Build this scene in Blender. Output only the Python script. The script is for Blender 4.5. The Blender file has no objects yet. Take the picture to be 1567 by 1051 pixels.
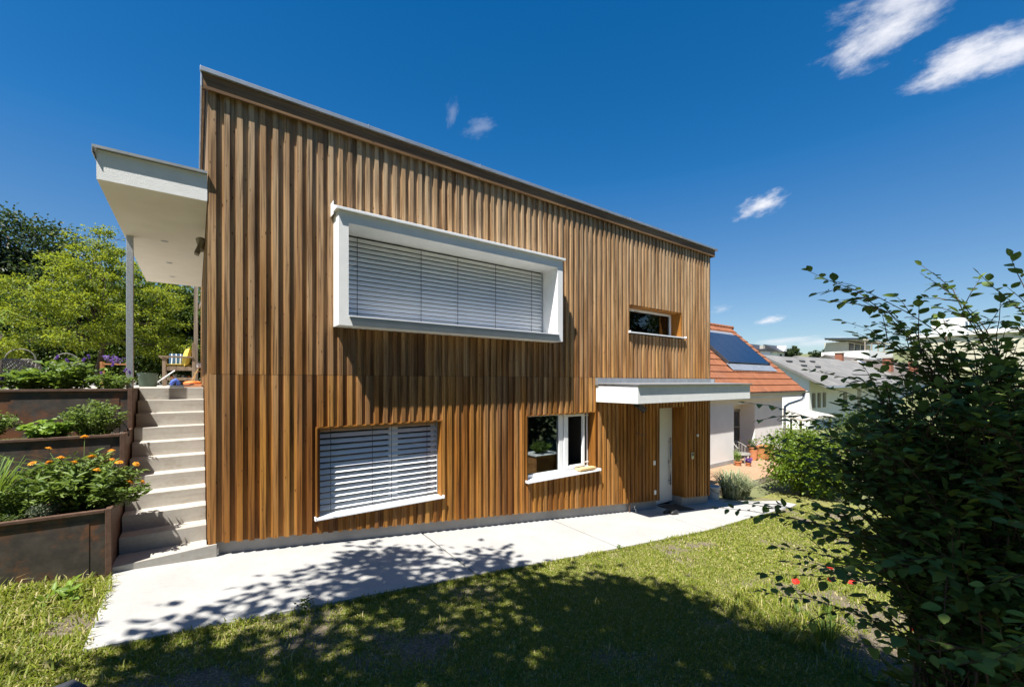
import bpy, math, random
import numpy as np
from mathutils import Vector, Matrix, Quaternion
R = math.radians
random.seed(7)
rng = np.random.default_rng(11)
scn = bpy.context.scene
COL = scn.collection

# ------------------------------------------------------------------ camera
cam_d = bpy.data.cameras.new("camera")
cam_d.sensor_fit = 'HORIZONTAL'; cam_d.sensor_width = 36.0
cam_d.lens = 15.057
cam_d.shift_y = 0.0373
cam_d.clip_start = 0.05; cam_d.clip_end = 3000
cam = bpy.data.objects.new("camera", cam_d); COL.objects.link(cam)
cam.location = (0, 0, 2.0)
cam.rotation_euler = (R(90), 0, -R(36.4734))
scn.camera = cam

# ------------------------------------------------------------------ sun and sky
SUN_T = Vector((0.47, 0.235, -1.0)).normalized()          # the way the sunlight travels
SUN_EL = math.asin(-SUN_T.z)
SUN_ROT = math.atan2(-SUN_T.x, -SUN_T.y)                   # from +Y towards +X
sd = bpy.data.lights.new("sun", 'SUN'); sd.energy = 5.0; sd.angle = R(0.55); sd.color = (1.0, 0.955, 0.88)
so = bpy.data.objects.new("sun", sd); COL.objects.link(so)
so.rotation_euler = SUN_T.to_track_quat('-Z', 'Y').to_euler()
so.location = (-20, -10, 40)

world = bpy.data.worlds.new("World"); scn.world = world
world.use_nodes = True
scn.view_settings.view_transform = 'Standard'
scn.view_settings.look = 'None'
scn.view_settings.gamma = 1.0
scn.view_settings.exposure = 1.17
scn.render.filter_size = 1.0
scn.cycles.max_bounces = 8
scn.cycles.transparent_max_bounces = 16


def build_world():
    nt = world.node_tree; nt.nodes.clear()
    N = nt.nodes.new; L = nt.links.new
    out = N('ShaderNodeOutputWorld'); bg = N('ShaderNodeBackground')
    bg.inputs['Strength'].default_value = 0.053
    L(bg.outputs[0], out.inputs[0])
    sky = N('ShaderNodeTexSky'); sky.sky_type = 'NISHITA'; sky.sun_disc = False
    sky.sun_elevation = SUN_EL; sky.sun_rotation = SUN_ROT
    sky.altitude = 600; sky.air_density = 1.0; sky.dust_density = 0.25; sky.ozone_density = 2.2
    hsv = N('ShaderNodeHueSaturation'); pass
    hsv.inputs['Value'].default_value = 1.06
    L(sky.outputs[0], hsv.inputs['Color'])
    tc = N('ShaderNodeTexCoord')
    sepz = N('ShaderNodeSeparateXYZ'); L(tc.outputs['Generated'], sepz.inputs[0])
    mz = N('ShaderNodeMapRange'); L(sepz.outputs[2], mz.inputs[0])
    mz.inputs[1].default_value = 0.05; mz.inputs[2].default_value = 0.42; mz.inputs[3].default_value = 1.15; mz.inputs[4].default_value = 1.42
    L(mz.outputs[0], hsv.inputs['Saturation'])
    mv = N('ShaderNodeMapRange'); L(sepz.outputs[2], mv.inputs[0])
    mv.inputs[1].default_value = 0.02; mv.inputs[2].default_value = 0.40; mv.inputs[3].default_value = 0.86; mv.inputs[4].default_value = 1.22
    L(mv.outputs[0], hsv.inputs['Value'])
    col = hsv.outputs[0]

    def m(op, a, b=None, c=None):
        n = N('ShaderNodeMath'); n.operation = op
        for i, v in enumerate((a, b, c)):
            if v is None: continue
            if isinstance(v, (int, float)): n.inputs[i].default_value = v
            else: L(v, n.inputs[i])
        return n.outputs[0]

    def dot(vec):
        n = N('ShaderNodeVectorMath'); n.operation = 'DOT_PRODUCT'
        L(tc.outputs['Generated'], n.inputs[0]); n.inputs[1].default_value = vec
        return n.outputs['Value']
    nz = {}

    def noise_in(u, v, sc, det, seed):
        cb = N('ShaderNodeCombineXYZ'); L(u, cb.inputs[0]); L(v, cb.inputs[1]); cb.inputs[2].default_value = seed
        n = N('ShaderNodeTexNoise'); n.inputs['Scale'].default_value = sc; n.inputs['Detail'].default_value = det
        n.inputs['Roughness'].default_value = 0.62
        L(cb.outputs[0], n.inputs['Vector']); return n.outputs['Fac']
    # (direction, half length, half height, tilt in degrees, density, seed)
    clouds = [((0.832, 0.179, 0.524), 0.094, 0.040, 7, 1.0, 1.3),
              ((0.817, 0.168, 0.552), 0.090, 0.030, -8, 0.8, 8.8),
              ((0.884, 0.102, 0.456), 0.080, 0.036, -5, 1.0, 4.1),
              ((0.889, 0.066, 0.455), 0.060, 0.032, -8, 0.95, 3.1),
              ((0.865, 0.373, 0.336), 0.050, 0.023, 13, 1.0, 2.2),
              ((0.456, 0.730, 0.509), 0.046, 0.022, 15, 0.20, 6.4),
              ((0.405, 0.746, 0.528), 0.034, 0.014, 75, 0.16, 3.4),
              ((0.918, 0.377, 0.122), 0.034, 0.010, 4, 0.9, 5.5),
              ((0.930, 0.359, 0.080), 0.070, 0.010, 3, 0.6, 7.7),
              ((0.952, 0.298, 0.074), 0.080, 0.013, 2, 0.6, 9.1),
              ((0.877, 0.456, 0.150), 0.026, 0.011, 12, 0.3, 2.9)]
    for (d, a, b, tilt, dens, seed) in clouds:
        c = Vector(d).normalized()
        rt = c.cross(Vector((0, 0, 1))).normalized(); up = rt.cross(c).normalized()
        t = R(tilt)
        e1 = rt * math.cos(t) + up * math.sin(t); e2 = -rt * math.sin(t) + up * math.cos(t)
        dc = m('MAXIMUM', dot(c), 0.05)
        u = m('DIVIDE', m('DIVIDE', dot(e1), dc), a); v = m('DIVIDE', m('DIVIDE', dot(e2), dc), b)
        n1 = noise_in(m('MULTIPLY', u, 1.0), m('MULTIPLY', v, 0.8), 1.4, 6, seed)
        n2 = noise_in(m('MULTIPLY', u, a / b * 0.30), m('MULTIPLY', v, 1.0), 2.6, 9, seed + 20)
        r2 = m('ADD', m('MULTIPLY', u, u), m('MULTIPLY', v, v))
        r = m('SQRT', r2)
        f = m('ADD', m('SUBTRACT', 0.72, r), m('MULTIPLY', m('SUBTRACT', n1, 0.5), 1.8))
        f = m('ADD', f, m('MULTIPLY', m('SUBTRACT', n2, 0.5), 0.55))
        mr = N('ShaderNodeMapRange'); mr.interpolation_type = 'SMOOTHSTEP'
        L(f, mr.inputs[0]); mr.inputs[1].default_value = -0.22; mr.inputs[2].default_value = 0.85
        mr.inputs[3].default_value = 0; mr.inputs[4].default_value = dens * 0.96
        front = m('GREATER_THAN', dot(c), 0.3)
        fac = m('MULTIPLY', mr.outputs[0], front)
        mx = N('ShaderNodeMix'); mx.data_type = 'RGBA'
        L(fac, mx.inputs['Factor']); L(col, mx.inputs['A']); mx.inputs['B'].default_value = (8.2, 8.3, 8.8, 1)
        col = mx.outputs['Result']
    L(col, bg.inputs['Color'])


build_world()

# ------------------------------------------------------------------ helpers


def tag(o, label=None, cat=None, group=None, kind=None):
    if label: o['label'] = label
    if cat: o['category'] = cat
    if group: o['group'] = group
    if kind: o['kind'] = kind
    return o


def thing(name, label, cat, loc=(0, 0, 0), group=None):
    o = bpy.data.objects.new(name, None); COL.objects.link(o)
    o.location = loc; o.empty_display_size = 0.1
    return tag(o, label, cat, group)


def link(name, me, parent=None, loc=None):
    o = bpy.data.objects.new(name, me); COL.objects.link(o)
    if parent is not None: o.parent = parent
    if loc is not None: o.location = loc
    return o


def copy_tree(o, parent=None):
    c = o.copy(); COL.objects.link(c)
    if parent is not None:
        c.parent = parent; c.matrix_parent_inverse = o.matrix_parent_inverse
    for ch in list(o.children): copy_tree(ch, c)
    return c


def wloc(p):
    v = Vector((0, 0, 0))
    while p is not None:
        v = v + p.location; p = p.parent
    return v


class MB:
    """collects shapes in world coordinates; build() links them as ONE mesh"""

    def __init__(s): s.v = []; s.f = []; s.mi = []; s.cur = 0

    def add(s, vs, fs):
        b = len(s.v); s.v.extend([tuple(p) for p in vs])
        for f in fs: s.f.append(tuple(i + b for i in f)); s.mi.append(s.cur)
        return s

    def box(s, x0, x1, y0, y1, z0, z1):
        vs = [(x0, y0, z0), (x1, y0, z0), (x1, y1, z0), (x0, y1, z0), (x0, y0, z1), (x1, y0, z1), (x1, y1, z1), (x0, y1, z1)]
        return s.add(vs, [(0, 3, 2, 1), (4, 5, 6, 7), (0, 1, 5, 4), (1, 2, 6, 5), (2, 3, 7, 6), (3, 0, 4, 7)])

    def hexa(s, vs):
        return s.add(vs, [(0, 3, 2, 1), (4, 5, 6, 7), (0, 1, 5, 4), (1, 2, 6, 5), (2, 3, 7, 6), (3, 0, 4, 7)])

    def obox(s, c, sx, sy, sz, q):
        c = Vector(c); vs = []
        for z in (-1, 1):
            for (x, y) in ((-1, -1), (1, -1), (1, 1), (-1, 1)):
                vs.append(c + q @ Vector((x * sx / 2, y * sy / 2, z * sz / 2)))
        return s.hexa(vs)

    def bar(s, a, b, w, h, up=(0, 0, 1)):
        a = Vector(a); b = Vector(b); d = b - a; L = d.length; x = d / L
        y = Vector(up).cross(x)
        if y.length < 1e-4: y = Vector((0, 1, 0)).cross(x)
        y.normalize(); z = x.cross(y)
        q = Matrix((x, y, z)).transposed().to_quaternion()
        return s.obox((a + b) / 2, L, w, h, q)

    def prism(s, pts, z0, z1):
        """pts: list of (x,y) ccw; z0/z1 numbers or functions of (x,y)"""
        f0 = z0 if callable(z0) else (lambda x, y: z0); f1 = z1 if callable(z1) else (lambda x, y: z1)
        n = len(pts)
        vs = [(x, y, f0(x, y)) for x, y in pts] + [(x, y, f1(x, y)) for x, y in pts]
        fs = [tuple(range(n - 1, -1, -1)), tuple(range(n, 2 * n))] + [(i, (i + 1) % n, n + (i + 1) % n, n + i) for i in range(n)]
        return s.add(vs, fs)

    def extr(s, pts3, vec):
        """polygon in 3d extruded along vec"""
        n = len(pts3); vec = Vector(vec)
        vs = [Vector(p) for p in pts3] + [Vector(p) + vec for p in pts3]
        fs = [tuple(range(n - 1, -1, -1)), tuple(range(n, 2 * n))] + [(i, (i + 1) % n, n + (i + 1) % n, n + i) for i in range(n)]
        return s.add(vs, fs)

    def tube(s, path, rad, n=8, caps=True):
        P = [Vector(p) for p in path]; k = len(P)
        rs = rad if isinstance(rad, (list, tuple)) else [rad] * k
        vs = []; fs = []; prev = None
        for i in range(k):
            d = (P[min(i + 1, k - 1)] - P[max(i - 1, 0)])
            if d.length < 1e-9: d = Vector((0, 0, 1))
            d.normalize()
            if prev is None:
                a = d.cross(Vector((0, 0, 1)))
                if a.length < 1e-3: a = d.cross(Vector((1, 0, 0)))
            else:
                a = prev - d * prev.dot(d)
                if a.length < 1e-4: a = d.cross(Vector((1, 0, 0)))
            a.normalize(); prev = a; b = d.cross(a)
            for j in range(n):
                t = 2 * math.pi * j / n
                vs.append(P[i] + (a * math.cos(t) + b * math.sin(t)) * rs[i])
        for i in range(k - 1):
            for j in range(n):
                fs.append((i * n + j, i * n + (j + 1) % n, (i + 1) * n + (j + 1) % n, (i + 1) * n + j))
        if caps:
            fs.append(tuple(range(n - 1, -1, -1))); fs.append(tuple((k - 1) * n + j for j in range(n)))
        return s.add(vs, fs)

    def lathe(s, c, prof, n=20, cap=True):
        """prof: list of (r,z) bottom to top"""
        vs = []; fs = []; k = len(prof)
        for (r, z) in prof:
            for j in range(n):
                t = 2 * math.pi * j / n
                vs.append((c[0] + r * math.cos(t), c[1] + r * math.sin(t), c[2] + z))
        for i in range(k - 1):
            for j in range(n):
                fs.append((i * n + j, i * n + (j + 1) % n, (i + 1) * n + (j + 1) % n, (i + 1) * n + j))
        if cap:
            fs.append(tuple(range(n - 1, -1, -1))); fs.append(tuple((k - 1) * n + j for j in range(n)))
        return s.add(vs, fs)

    def build(s, name, mats, parent=None, smooth=False, bevel=0.0):
        me = bpy.data.meshes.new(name)
        off = wloc(parent)
        me.from_pydata([(a - off.x, b - off.y, c - off.z) for a, b, c in s.v], [], s.f)
        if not isinstance(mats, (list, tuple)): mats = [mats]
        for m_ in mats: me.materials.append(m_)
        if len(mats) > 1: me.polygons.foreach_set('material_index', s.mi)
        if smooth: me.polygons.foreach_set('use_smooth', [True] * len(me.polygons))
        me.update()
        o = link(name, me, parent)
        if bevel:
            b = o.modifiers.new('bevel', 'BEVEL'); b.width = bevel; b.segments = 2; b.limit_method = 'ANGLE'
            b.harden_normals = False
        return o


def np_mesh(name, verts, faces, mat, parent=None, smooth=False):
    """verts (n,3) world, faces (m,k)"""
    verts = np.asarray(verts, dtype=np.float64); faces = np.asarray(faces, dtype=np.int32)
    off = wloc(parent)
    verts = verts - np.array([off.x, off.y, off.z])
    me = bpy.data.meshes.new(name)
    m_, k = faces.shape
    me.vertices.add(len(verts)); me.vertices.foreach_set('co', verts.astype(np.float32).ravel())
    me.loops.add(m_ * k); me.loops.foreach_set('vertex_index', faces.ravel())
    me.polygons.add(m_); me.polygons.foreach_set('loop_start', np.arange(0, m_ * k, k, dtype=np.int32))
    if smooth: me.polygons.foreach_set('use_smooth', np.ones(m_, dtype=bool))
    me.materials.append(mat)
    me.update(calc_edges=True)
    return link(name, me, parent)


def vnoise(x, y, seed=0):
    """value noise in 0..1"""
    xi = np.floor(x).astype(np.int64); yi = np.floor(y).astype(np.int64)
    fx = x - xi; fy = y - yi
    fx = fx * fx * (3 - 2 * fx); fy = fy * fy * (3 - 2 * fy)

    def h(a, b):
        n = (a * 374761393 + b * 668265263 + seed * 1442695041) & 0x7fffffff
        n = (n ^ (n >> 13)) * 1274126177 & 0x7fffffff
        return ((n ^ (n >> 16)) & 0xffff) / 65535.0
    return (h(xi, yi) * (1 - fx) + h(xi + 1, yi) * fx) * (1 - fy) + (h(xi, yi + 1) * (1 - fx) + h(xi + 1, yi + 1) * fx) * fy


def fnoise(x, y, seed=0, octv=4):
    t = 0; a = 1.0; s = 0
    for i in range(octv):
        t = t + a * vnoise(x * 2 ** i, y * 2 ** i, seed + i * 17); s += a; a *= 0.55
    return t / s

# ------------------------------------------------------------------ materials


def nmat(name):
    m = bpy.data.materials.new(name); m.use_nodes = True
    nt = m.node_tree; b = nt.nodes['Principled BSDF']
    return m, nt, b


def ramp(nt, fac, stops):
    r = nt.nodes.new('ShaderNodeValToRGB'); e = r.color_ramp.elements
    while len(e) < len(stops): e.new(0.5)
    for i, (p, c) in enumerate(stops):
        e[i].position = p; e[i].color = (c[0], c[1], c[2], 1)
    nt.links.new(fac, r.inputs[0]); return r.outputs[0]


def noise(nt, vec, scale, detail=4, rough=0.6, sc3=None):
    if sc3 is not None:
        mp = nt.nodes.new('ShaderNodeMapping'); mp.inputs['Scale'].default_value = sc3
        nt.links.new(vec, mp.inputs['Vector']); vec = mp.outputs[0]
    n = nt.nodes.new('ShaderNodeTexNoise'); n.inputs['Scale'].default_value = scale
    n.inputs['Detail'].default_value = detail; n.inputs['Roughness'].default_value = rough
    nt.links.new(vec, n.inputs['Vector']); return n.outputs['Fac']


def mathn(nt, op, a, b=0.0):
    n = nt.nodes.new('ShaderNodeMath'); n.operation = op
    for i, v in enumerate((a, b)):
        if isinstance(v, (int, float)): n.inputs[i].default_value = v
        else: nt.links.new(v, n.inputs[i])
    return n.outputs[0]


def mixc(nt, fac, a, b, mode='MIX'):
    n = nt.nodes.new('ShaderNodeMix'); n.data_type = 'RGBA'; n.blend_type = mode
    for k, v in (('Factor', fac), ('A', a), ('B', b)):
        if isinstance(v, (int, float)): n.inputs[k].default_value = v
        elif isinstance(v, tuple): n.inputs[k].default_value = (v[0], v[1], v[2], 1)
        else: nt.links.new(v, n.inputs[k])
    return n.outputs['Result']


def maprange(nt, v, a, b, c=0.0, d=1.0, smooth=True):
    n = nt.nodes.new('ShaderNodeMapRange')
    if smooth: n.interpolation_type = 'SMOOTHSTEP'
    nt.links.new(v, n.inputs[0])
    for i, q in enumerate((a, b, c, d)): n.inputs[i + 1].default_value = q
    return n.outputs[0]


def bump(nt, b, h, strength=0.3, dist=0.01):
    n = nt.nodes.new('ShaderNodeBump'); n.inputs['Strength'].default_value = strength; n.inputs['Distance'].default_value = dist
    nt.links.new(h, n.inputs['Height']); nt.links.new(n.outputs[0], b.inputs['Normal'])


def objc(nt):
    return nt.nodes.new('ShaderNodeTexCoord').outputs['Object']


def island(nt):
    return nt.nodes.new('ShaderNodeNewGeometry').outputs['Random Per Island']


def simple(name, c1, c2=None, rough=0.6, scale=8, metal=0.0, bmp=0.15, bscale=60, bdist=0.004, spec=0.5):
    m, nt, b = nmat(name)
    c2 = c2 or tuple(min(1, x * 1.2) for x in c1)
    v = objc(nt)
    f = noise(nt, v, scale, 5)
    nt.links.new(ramp(nt, f, [(0.3, c1), (0.7, c2)]), b.inputs['Base Color'])
    b.inputs['Roughness'].default_value = rough; b.inputs['Metallic'].default_value = metal
    b.inputs['Specular IOR Level'].default_value = spec
    if bmp: bump(nt, b, noise(nt, v, bscale, 4), bmp, bdist)
    return m


def wood_mat(name, stops, weather=(0.36, 0.27, 0.18), wmin=0.0, wmax=0.0, z0=0.5, z1=4.5, rough=0.62, knots=True, axis='z', grain=0.45):
    m, nt, b = nmat(name)
    v = objc(nt); rnd = island(nt)
    off = nt.nodes.new('ShaderNodeVectorMath'); off.operation = 'ADD'
    cb = nt.nodes.new('ShaderNodeCombineXYZ')
    r50 = mathn(nt, 'MULTIPLY', rnd, 57.0)
    nt.links.new(r50, cb.inputs[0]); nt.links.new(r50, cb.inputs[1]); nt.links.new(mathn(nt, 'MULTIPLY', rnd, 31.0), cb.inputs[2])
    nt.links.new(v, off.inputs[0]); nt.links.new(cb.outputs[0], off.inputs[1]); ov = off.outputs[0]
    sg = {'z': (46, 46, 1.1), 'x': (1.1, 46, 46), 'y': (46, 1.1, 46)}[axis]
    g = noise(nt, ov, 1.0, 6, 0.65, sg)
    blot = noise(nt, ov, 1.0, 3, 0.5, {'z': (5, 5, 0.7), 'x': (0.7, 5, 5), 'y': (5, 0.7, 5)}[axis])
    base = ramp(nt, rnd, stops)
    if wmax > 0:
        sep = nt.nodes.new('ShaderNodeSeparateXYZ'); nt.links.new(v, sep.inputs[0])
        wz = maprange(nt, sep.outputs[2], z0, z1, wmin, wmax)
        rr = mathn(nt, 'FRACT', mathn(nt, 'MULTIPLY', rnd, 13.7))
        w = mathn(nt, 'MULTIPLY', mathn(nt, 'ADD', wz, mathn(nt, 'MULTIPLY', mathn(nt, 'SUBTRACT', rr, 0.5), 0.35)), mathn(nt, 'ADD', 0.45, blot))
        cl = nt.nodes.new('ShaderNodeClamp'); nt.links.new(w, cl.inputs[0]); w = cl.outputs[0]
        base = mixc(nt, w, base, weather)
    gr = ramp(nt, g, [(0.36, (1 - grain, (1 - grain) * 0.93, (1 - grain) * 0.85)), (0.50, (1, 1, 1)), (0.64, (1.18, 1.17, 1.14))])
    colr = mixc(nt, 1.0, base, gr, 'MULTIPLY')
    bl = ramp(nt, blot, [(0.28, (0.55, 0.50, 0.45)), (0.58, (1, 1, 1))])
    colr = mixc(nt, 1.0, colr, bl, 'MULTIPLY')
    if knots:
        mp = nt.nodes.new('ShaderNodeMapping'); mp.inputs['Scale'].default_value = {'z': (17, 17, 6.5), 'x': (6.5, 17, 17), 'y': (17, 6.5, 17)}[axis]
        nt.links.new(ov, mp.inputs[0])
        vo = nt.nodes.new('ShaderNodeTexVoronoi'); vo.inputs['Scale'].default_value = 1.0; nt.links.new(mp.outputs[0], vo.inputs['Vector'])
        sel = nt.nodes.new('ShaderNodeSeparateColor'); nt.links.new(vo.outputs['Color'], sel.inputs[0])
        k = maprange(nt, vo.outputs['Distance'], 0.07, 0.17, 1.0, 0.0)
        k = mathn(nt, 'MULTIPLY', k, mathn(nt, 'GREATER_THAN', sel.outputs[0], 0.35))
        colr = mixc(nt, mathn(nt, 'MULTIPLY', k, mathn(nt, 'ADD', mathn(nt, 'MULTIPLY', sel.outputs[1], 0.5), 0.4)), colr, (0.055, 0.024, 0.010))
    nt.links.new(colr, b.inputs['Base Color'])
    b.inputs['Roughness'].default_value = rough; b.inputs['Specular IOR Level'].default_value = 0.3
    bump(nt, b, g, 0.22, 0.003)
    return m


def leaf_mat(name, stops, rough=0.5, trans=0.35, tcol=(0.25, 0.4, 0.03), spec=0.4):
    m, nt, b = nmat(name)
    rnd = island(nt)
    c = ramp(nt, rnd, stops)
    nt.links.new(c, b.inputs['Base Color']); b.inputs['Roughness'].default_value = rough
    b.inputs['Specular IOR Level'].default_value = spec
    t = nt.nodes.new('ShaderNodeBsdfTranslucent')
    nt.links.new(mixc(nt, 0.55, c, tcol), t.inputs['Color'])
    mx = nt.nodes.new('ShaderNodeMixShader'); mx.inputs[0].default_value = trans
    nt.links.new(b.outputs[0], mx.inputs[1]); nt.links.new(t.outputs[0], mx.inputs[2])
    nt.links.new(mx.outputs[0], nt.nodes['Material Output'].inputs[0])
    return m


def glass_mat(name, tint=(0.75, 0.8, 0.8), refl=1.9):
    m, nt, b = nmat(name); nt.nodes.remove(b)
    tr = nt.nodes.new('ShaderNodeBsdfTransparent'); tr.inputs[0].default_value = (*tint, 1)
    gl = nt.nodes.new('ShaderNodeBsdfGlossy'); gl.inputs['Roughness'].default_value = 0.0; gl.inputs[0].default_value = (0.9, 0.93, 0.95, 1)
    fr = nt.nodes.new('ShaderNodeFresnel'); fr.inputs[0].default_value = 1.45
    f = mathn(nt, 'MINIMUM', mathn(nt, 'MULTIPLY', fr.outputs[0], refl), 1.0)
    mx = nt.nodes.new('ShaderNodeMixShader'); nt.links.new(f, mx.inputs[0])
    nt.links.new(tr.outputs[0], mx.inputs[1]); nt.links.new(gl.outputs[0], mx.inputs[2])
    nt.links.new(mx.outputs[0], nt.nodes['Material Output'].inputs[0])
    return m


M = {}
LARCH = [(0.0, (0.16, 0.056, 0.010)), (0.16, (0.42, 0.190, 0.036)), (0.32, (0.24, 0.090, 0.014)), (0.48, (0.50, 0.250, 0.060)), (0.62, (0.31, 0.120, 0.018)), (0.76, (0.42, 0.205, 0.058)), (0.88, (0.19, 0.072, 0.014)), (1.0, (0.36, 0.152, 0.026))]
M['larch'] = wood_mat('larch_cladding', LARCH, (0.42, 0.295, 0.175), -0.10, 0.88, -0.4, 5.2, grain=0.6)
M['larch_in'] = wood_mat('larch_lining', [(0, (0.27, 0.105, 0.014)), (1, (0.32, 0.135, 0.022))], grain=0.3)
M['fascia'] = wood_mat('fascia_board', [(0, (0.20, 0.115, 0.052)), (1, (0.26, 0.15, 0.07))], axis='x')
M['teak'] = wood_mat('weathered_teak', [(0, (0.22, 0.16, 0.11)), (1, (0.30, 0.23, 0.17))], knots=False, grain=0.3)
M['plank'] = wood_mat('raw_plank', [(0, (0.60, 0.42, 0.20)), (1, (0.62, 0.44, 0.22))], knots=False, axis='x', grain=0.25)
M['crate'] = wood_mat('crate_wood', [(0, (0.42, 0.19, 0.07)), (1, (0.5, 0.25, 0.1))], knots=False, axis='x', grain=0.3)
M['greywood'] = wood_mat('grey_wood', [(0, (0.25, 0.22, 0.18)), (1, (0.32, 0.28, 0.23))], knots=False, grain=0.3)
M['stucco'] = simple('white_stucco', (0.74, 0.74, 0.73), (0.80, 0.80, 0.79), 0.9, 6, bmp=0.55, bscale=110, bdist=0.006, spec=0.2)
M['soffit'] = simple('soffit_plaster', (0.70, 0.68, 0.62), (0.76, 0.74, 0.68), 0.9, 3, bmp=0.2, bscale=60, spec=0.2)
M['wall_white'] = simple('white_render', (0.70, 0.69, 0.67), (0.78, 0.77, 0.75), 0.9, 1.2, bmp=0.3, bscale=40, spec=0.2)
M['white_alu'] = simple('white_aluminium', (0.78, 0.79, 0.80), (0.82, 0.83, 0.84), 0.35, 4, bmp=0.0)
M['white_pvc'] = simple('white_frame', (0.74, 0.75, 0.76), (0.80, 0.81, 0.82), 0.4, 4, bmp=0.0)
M['grey_alu'] = simple('grey_aluminium', (0.30, 0.33, 0.36), (0.36, 0.39, 0.42), 0.4, 5, bmp=0.0)
M['slat'] = simple('blind_aluminium', (0.82, 0.83, 0.84), (0.86, 0.87, 0.88), 0.34, 3, bmp=0.0)
M['zinc'] = simple('zinc_sheet', (0.34, 0.36, 0.38), (0.46, 0.48, 0.50), 0.42, 5, metal=0.6, bmp=0.06, bscale=20)
M['galv'] = simple('galvanised_steel', (0.42, 0.45, 0.48), (0.62, 0.65, 0.68), 0.4, 45, metal=0.75, bmp=0.1, bscale=80)
M['steel'] = simple('brushed_steel', (0.35, 0.35, 0.36), (0.5, 0.5, 0.5), 0.3, 20, metal=1.0, bmp=0.0)
M['dark_metal'] = simple('dark_metal', (0.03, 0.03, 0.035), (0.05, 0.05, 0.055), 0.5, 10, bmp=0.1)
M['rubber'] = simple('black_plastic', (0.012, 0.012, 0.013), (0.02, 0.02, 0.02), 0.55, 10, bmp=0.0)
M['plinth'] = simple('grey_plinth_render', (0.29, 0.28, 0.27), (0.37, 0.36, 0.345), 0.9, 3, bmp=0.3, bscale=50, spec=0.2)
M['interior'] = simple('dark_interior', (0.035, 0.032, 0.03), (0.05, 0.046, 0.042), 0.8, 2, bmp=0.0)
M['door'] = simple('white_door', (0.66, 0.67, 0.66), (0.70, 0.71, 0.70), 0.45, 3, bmp=0.0)
M['roofing'] = simple('roof_membrane', (0.18, 0.18, 0.18), (0.24, 0.24, 0.23), 0.8, 3)
M['soil'] = simple('garden_soil', (0.045, 0.028, 0.016), (0.12, 0.08, 0.05), 0.95, 30, bmp=0.9, bscale=50, bdist=0.02, spec=0.1)
M['glass'] = glass_mat('window_glass')
M['terracotta'] = simple('terracotta', (0.45, 0.17, 0.07), (0.55, 0.24, 0.11), 0.8, 12)
M['wicker'] = simple('grey_wicker', (0.15, 0.14, 0.125), (0.27, 0.255, 0.23), 0.7, 30)
M['stone'] = simple('pale_stone', (0.36, 0.33, 0.28), (0.48, 0.45, 0.39), 0.85, 10, bmp=0.4)
M['slate'] = simple('dark_slate', (0.018, 0.020, 0.026), (0.05, 0.053, 0.065), 0.6, 12, bmp=0.6, bscale=25, bdist=0.01)
M['yellow'] = simple('yellow_cloth', (0.70, 0.50, 0.06), (0.80, 0.60, 0.12), 0.9, 20)
M['bark'] = simple('bark', (0.05, 0.035, 0.024), (0.12, 0.09, 0.065), 0.9, 18, bmp=0.8, bscale=30, bdist=0.02)
M['twig'] = simple('reddish_twig', (0.085, 0.045, 0.03), (0.13, 0.07, 0.045), 0.7, 30)
M['stem'] = simple('green_stem', (0.09, 0.15, 0.035), (0.14, 0.2, 0.06), 0.6, 20)
M['blue'] = simple('blue_cloth', (0.05, 0.10, 0.42), (0.08, 0.15, 0.55), 0.8, 20)
M['orange'] = simple('orange_plastic', (0.70, 0.17, 0.03), (0.78, 0.22, 0.05), 0.6, 20)
M['white_plastic'] = simple('white_plastic', (0.72, 0.72, 0.70), (0.78, 0.78, 0.76), 0.5, 8)
M['green_plastic'] = simple('green_plastic', (0.05, 0.08, 0.05), (0.08, 0.12, 0.08), 0.6, 8)
M['asphalt_roof'] = simple('fibre_cement_roof', (0.115, 0.112, 0.108), (0.20, 0.193, 0.183), 0.9, 0.9, bmp=0.3, bscale=6, bdist=0.05)
M['brown_roof'] = simple('brown_roof', (0.080, 0.068, 0.060), (0.135, 0.115, 0.100), 0.9, 1.2, bmp=0.3, bscale=6, bdist=0.05)
M['brick_red'] = simple('brick', (0.22, 0.075, 0.04), (0.30, 0.12, 0.07), 0.9, 4)
M['cream'] = simple('cream_wall', (0.46, 0.43, 0.33), (0.52, 0.49, 0.38), 0.9, 0.4)
M['doormat'] = simple('coir_mat', (0.045, 0.03, 0.02), (0.08, 0.055, 0.035), 0.95, 60, bmp=0.8, bscale=200)

FOL = {}
FOL['bush'] = leaf_mat('bush_leaf', [(0, (0.080, 0.125, 0.036)), (0.55, (0.145, 0.220, 0.060)), (0.9, (0.22, 0.31, 0.072)), (1.0, (0.26, 0.35, 0.08))], 0.5, 0.38, (0.18, 0.28, 0.03), 0.22)
FOL['lime'] = leaf_mat('yellow_green_leaf', [(0, (0.055, 0.105, 0.014)), (0.45, (0.13, 0.20, 0.018)), (0.8, (0.22, 0.27, 0.02)), (1, (0.33, 0.34, 0.024))], 0.55, 0.5, (0.46, 0.50, 0.03))
FOL['dark'] = leaf_mat('dark_tree_leaf', [(0, (0.020, 0.035, 0.014)), (0.6, (0.034, 0.055, 0.018)), (1, (0.06, 0.085, 0.024))], 0.5, 0.25, (0.12, 0.2, 0.03))
FOL['hedge'] = leaf_mat('hedge_leaf', [(0, (0.032, 0.058, 0.014)), (0.6, (0.058, 0.100, 0.018)), (1, (0.12, 0.165, 0.022))], 0.42, 0.32, (0.2, 0.3, 0.03))
FOL['shrub'] = leaf_mat('bright_shrub_leaf', [(0, (0.065, 0.115, 0.010)), (0.6, (0.10, 0.165, 0.013)), (1, (0.17, 0.24, 0.020))], 0.4, 0.38, (0.33, 0.45, 0.02))
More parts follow.
